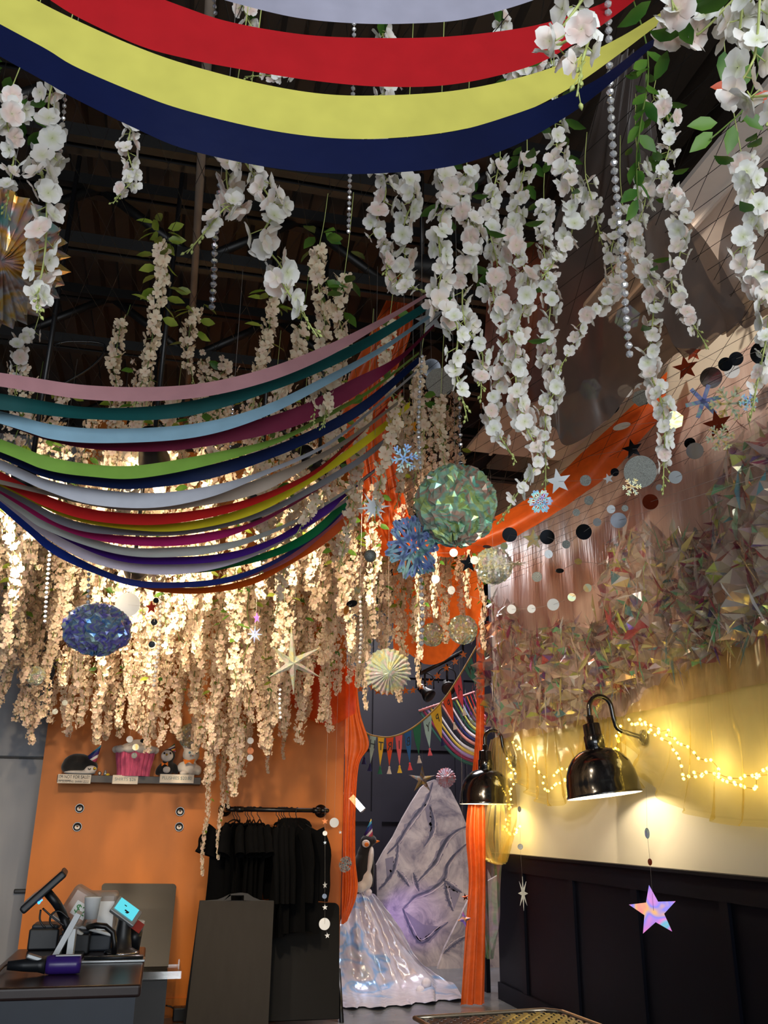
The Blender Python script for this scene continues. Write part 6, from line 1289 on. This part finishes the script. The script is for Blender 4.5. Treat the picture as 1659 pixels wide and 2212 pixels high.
# ------------------------------------------------------------------ clothes rail with shirts
RY = 7.92; ra, rb = at(492, 1749, Y=RY), at(708, 1750, Y=RY); rz = (ra.z+rb.z)/2
t = thing('clothes_rail', 'black iron pipe clothes rail with round wall flanges on the orange wall', 'clothes rail', V((ra.x+rb.x)/2, RY, rz)); o_ = t.location.copy()
mb = MB(); mb.tube(cr([V(ra.x, OY, rz), V(ra.x, RY+.06, rz), V(ra.x+.015, RY+.015, rz), V(ra.x+.06, RY, rz)], 12), .021, 12); mb.tube([V(ra.x+.06, RY, rz), V(rb.x-.06, RY, rz)], .019, 12); mb.tube(cr([V(rb.x-.06, RY, rz), V(rb.x-.015, RY+.015, rz), V(rb.x, RY+.06, rz), V(rb.x, OY, rz)], 12), .021, 12)
for x in np.linspace(ra.x+.1, rb.x-.1, 2): mb.tube([(x-.03, RY, rz), (x+.03, RY, rz)], .024, 12)
mb.build('pipe', M['black_metal'], t, world=True)
for x in (ra.x, rb.x):
    mb = MB(); mb.lathe([(.056, 0), (.056, .016), (.03, .022), (.028, .05)], (x, OY-.002, rz), 20, Matrix.Rotation(PI/2, 3, 'X')); 
    for q in range(4): mb.ball((x+.042*math.cos(q*PI/2+.7), OY-.02, rz+.042*math.sin(q*PI/2+.7)), .007, 8)
    mb.build('flange', M['black_metal'], t, world=True)
M['jersey'] = plain('black_jersey', (8, 8, 9), .95, vary=.2, spec=.15, bump=.2, bscale=30)
M['fleece'] = plain('black_fleece', (10, 10, 11), .95, vary=.2, spec=.15, bump=.3, bscale=40)
def shirt(label, px_, yaw, kind, L_, seed, top=1776):
    """garment on a hanger hooked over the rail; kind tee or hoodie"""
    x = at(px_, 1752, Y=RY).x; rd = random.Random(seed)
    hz = rz+.022; hg = thing('clothes_hanger', 'wire hanger holding '+label, 'hanger', V(x, RY, hz), (0, 0, yaw)); R_ = .024
    drop_ = rz-at(px_, top, Y=RY).z
    mb = MB(); mb.tube([V(0, R_*math.cos(q), -R_+R_*math.sin(q)-.0) for q in np.linspace(-.4, PI, 10)]+[V(0, -R_, -.06), V(0, 0, -.09), V(0, 0, -drop_+.02)], .0035, 6)
    mb.build('hook', M['black_metal'], hg); mb = MB(); mb.tube(cr([V(-.2, 0, -drop_-.085), V(-.1, 0, -drop_-.03), V(0, 0, -drop_+.02), V(.1, 0, -drop_-.03), V(.2, 0, -drop_-.085)], 16), .006, 6); mb.build('shoulder_bar', M['black_metal'], hg)
    t = thing('tshirt' if kind == 'tee' else 'hoodie', label, 'shirt' if kind == 'tee' else 'hoodie', V(x, RY, hz-drop_), (0, 0, yaw))
    wS, wB = .235, .23; th = .022 if kind == 'tee' else .03
    nu, nv = 25, 18; front = []; back = []
    for sgn in (1, -1):
        G = []
        for i in range(nu):
            u = -1+2*i/(nu-1); col_ = []
            for j in range(nv):
                v = j/(nv-1); w = wS*(1-.06*math.sin(PI*v))*(1+.06*v); xx = u*w; z0 = -.012-.075*abs(u)**1.2*(1)+(.0 if abs(u) > .3 else -.0); z = z0*(1-v)-v*L_*(1+.02*math.sin(3*u+seed))
                e = max(0, 1-abs(u)**3); yy = sgn*th*(.35+.65*v)*e*(1+.35*math.sin(9*u+seed+v*2)*v)+.02*math.sin(4*u+seed*2)*v
                col_.append(V(xx, yy, z))
            G.append(col_)
        (front if sgn > 0 else back).append(G)
    mb = MB(); mb.grid(front[0]); mb.grid(back[0])
    body = mb.build('body', M['jersey'] if kind == 'tee' else M['fleece'], t)
    for s in (-1, 1):
        if kind == 'tee': pts = [V(s*.19, 0, -.07), V(s*.25, .0, -.15), V(s*.28, .01, -.25)]; rs = [.085, .09, .095]
        else: pts = [V(s*.19, 0, -.08), V(s*.245, 0, -.2), V(s*.26, .02, -.4), V(s*.25, .03, -.62)]; rs = [.08, .08, .066, .05]
        n = 14; cs = cr(pts, n); vs = []; fs = []; m_ = 14
        for i, c in enumerate(cs):
            r = rs[0]+(rs[-1]-rs[0])*i/(n-1); d = (cs[min(i+1, n-1)]-cs[max(i-1, 0)]).normalized(); a = d.cross(V(0, 1, 0)).normalized()
            for k in range(m_): q = 2*PI*k/m_; vs.append(c+a*r*math.cos(q)*(1+.1*math.sin(i+seed))+V(0, 1, 0)*r*.42*math.sin(q))
        for i in range(n-1):
            for k in range(m_): fs.append((i*m_+k, i*m_+(k+1) % m_, (i+1)*m_+(k+1) % m_, (i+1)*m_+k))
        mb = MB(); mb.add(vs, fs, smooth=True); mb.build('sleeve', M['jersey'] if kind == 'tee' else M['fleece'], t)
    mb = MB(); mb.tube([V(.085*math.cos(q), .035*math.sin(q), -.02+.01*math.cos(2*q)) for q in np.linspace(0, 2*PI, 20)], .008, 6, False)
    if kind != 'tee': mb.ball((0, .05, -.05), (.12, .07, .08), 14)
    mb.build('collar' if kind == 'tee' else 'hood', M['jersey'] if kind == 'tee' else M['fleece'], t)
    return t
TEE = [(507, -2.55, 'black T-shirt at the left end of the rail, its sleeve turned outward'), (513, -2.0, 'black T-shirt second from the left end of the rail'), (519, -1.62, 'black T-shirt third from the left end of the rail'), (536, -1.55, 'black T-shirt fourth from the left end of the rail'), (541, -1.5, 'black T-shirt fifth from the left end of the rail'), (549, -1.45, 'black T-shirt sixth from the left, before the gap on the rail'), (562, -1.4, 'black T-shirt seventh from the left, right before the gap on the rail')]
for k, (x, yw, lb) in enumerate(TEE): shirt(lb, x, yw, 'tee', .78, k+1, 1782)
HOD = [(603, -1.75, 'black hoodie with an orange tag, first after the gap on the rail'), (609, -1.65, 'black hoodie second after the gap on the rail'), (614, -1.6, 'black hoodie third after the gap on the rail'), (619, -1.5, 'black hoodie third from the right end of the rail'), (630, -1.1, 'black hoodie second from the right end of the rail'), (642, -.6, 'black hoodie at the right rail end, turned to show its sleeve')]
for k, (x, yw, lb) in enumerate(HOD):
    s = shirt(lb, x, yw, 'hoodie', .86, k+11, 1780)
    if k == 0:
        tg = at(587, 1814, Y=RY-.3); mb = MB(); mb.box((0, 0, 0), (.025, .003, .1), Matrix.Rotation(.15, 3, 'Y')); o = mb.build('size_tag', M['orange_card'], s); o['label'] = 'orange tag'; o.location = Matrix.Rotation(-yw, 3, 'Z') @ (V(tg.x, RY-.2, tg.z)-s.location)
# ------------------------------------------------------------------ spotlight heads: seen ones, and unseen ones added to brighten flowers and film
M['spot_glow'] = emit('warm_flood_lens', (255, 214, 150), 30)
def flood(label, x, y, Y, aim, power, col=(1, .78, .53), size=110, glow=True):
    p = at(x, y, Y=Y); t = thing('track_spotlight', label, 'spotlight', p); d = (Vector(aim)-p).normalized(); Q = rot_to(d)
    mb = MB(); mb.lathe([(.02, -.16), (.05, -.15), (.055, -.05), (.07, .03), (.075, .06), (.07, .06), (.06, .035)], (0, 0, 0), 20, Q); mb.tube([V(0, 0, .06), V(0, 0, max(.1, 4.7-p.z))], .012, 8); mb.build('housing', M['black_metal'], t)
    mb = MB(); mb.lathe([(.0, .032), (.058, .034)], (0, 0, 0), 20, Q); mb.build('lens', M['spot_glow'], t)
    l = bpy.data.lights.new('flood', 'SPOT'); l.energy = power; l.color = col; l.spot_size = math.radians(size); l.spot_blend = .6; l.shadow_soft_size = .06; o = bpy.data.objects.new('flood', l); COL.objects.link(o); o.location = p+d*.09
    o.rotation_euler = (-d).to_track_quat('Z', 'Y').to_euler()
    return t
flood('added warm spotlight among the flowers brightening the crumpled film on the right', 690, 1010, 4.4, (3.1, 6.6, 2.5), 150, (1, .8, .56), 75)  # added lamp, no seen source: lifts the dim film on the right wall
flood('bright warm spotlight glaring through the flowers above the blue foil ball', 240, 1232, 6.4, (.3, 8.3, 1.4), 130)
flood('bright warm spotlight glaring between the purple and lilac ribbons', 290, 1222, 5.0, (.5, 8.3, 2.6), 60)
flood('added unseen warm spotlight in the flowers over the clothes rail', 560, 1100, 4.2, (1.1, 8.3, 2.2), 150)  # added fill lamp, evens the light on the flower curtain
flood('added unseen warm spotlight in the flowers at far left', 60, 1060, 3.9, (-.7, 8.3, 2.4), 150)  # unseen lamp added so the left strands are lit as well
flood('added unseen warm spotlight over the lower ribbons in the middle', 330, 980, 3.9, (.4, 8.3, 2.2), 125)  # extra lamp put in to light the middle strands from the front
flood('grey spot head at the knot where the lower ribbons meet', 912, 578, 3.6, (2.75, 4.0, 4.4), 110, (1, .84, .7), 52)
def area(name, loc, look, sx, sy, power, col):
    l = bpy.data.lights.new(name, 'AREA'); l.shape = 'RECTANGLE'; l.size = sx; l.size_y = sy; l.energy = power; l.color = col; o = bpy.data.objects.new(name, l); COL.objects.link(o); o.location = loc
    o.rotation_euler = (Vector(loc)-Vector(look)).to_track_quat('Z', 'Y').to_euler(); return o
area('window_daylight', (-1.65, FY+.12, 2.15), (-1.65, 5, 2.15), 2.3, 2.6, 140, (.9, .95, 1))
area('window_daylight', (1.42, FY+.12, 2.15), (1.42, 5, 2.15), 2.3, 2.6, 140, (.9, .95, 1))
area('back_room_light', (2.9, 10.0, 4.6), (2.9, 10.0, 0), 1.8, 1.2, 150, (1, .95, .96))
def spot(name, loc, aim, power, col, size):
    l = bpy.data.lights.new(name, 'SPOT'); l.energy = power; l.color = col; l.spot_size = math.radians(size); l.spot_blend = .7; l.shadow_soft_size = .05; o = bpy.data.objects.new(name, l); COL.objects.link(o); o.location = loc
    d = Vector(aim)-Vector(loc); o.rotation_euler = (-d).to_track_quat('Z', 'Y').to_euler()
pv = at(870, 1985, Y=10.4); spot('violet_uplight', (pv.x-.25, 9.95, .5), pv, 9, (.45, .25, 1), 60)
spot('blue_spot', (3.9, 8.9, 3.6), at(840, 2080, Y=9.3), 70, (.6, .8, 1), 40)
wd = bpy.data.worlds.new('world'); SC.world = wd; wd.use_nodes = True; bg = wd.node_tree.nodes['Background']; bg.inputs[0].default_value = (.62, .7, .8, 1); bg.inputs[1].default_value = .25
SC.view_settings.view_transform = 'Standard'; SC.view_settings.look = 'None'; SC.view_settings.exposure = 0; SC.view_settings.gamma = 1
cy = SC.cycles; cy.max_bounces = 7; cy.diffuse_bounces = 3; cy.glossy_bounces = 3; cy.transmission_bounces = 3; cy.transparent_max_bounces = 14; cy.sample_clamp_indirect = 4; cy.caustics_reflective = False; cy.caustics_refractive = False
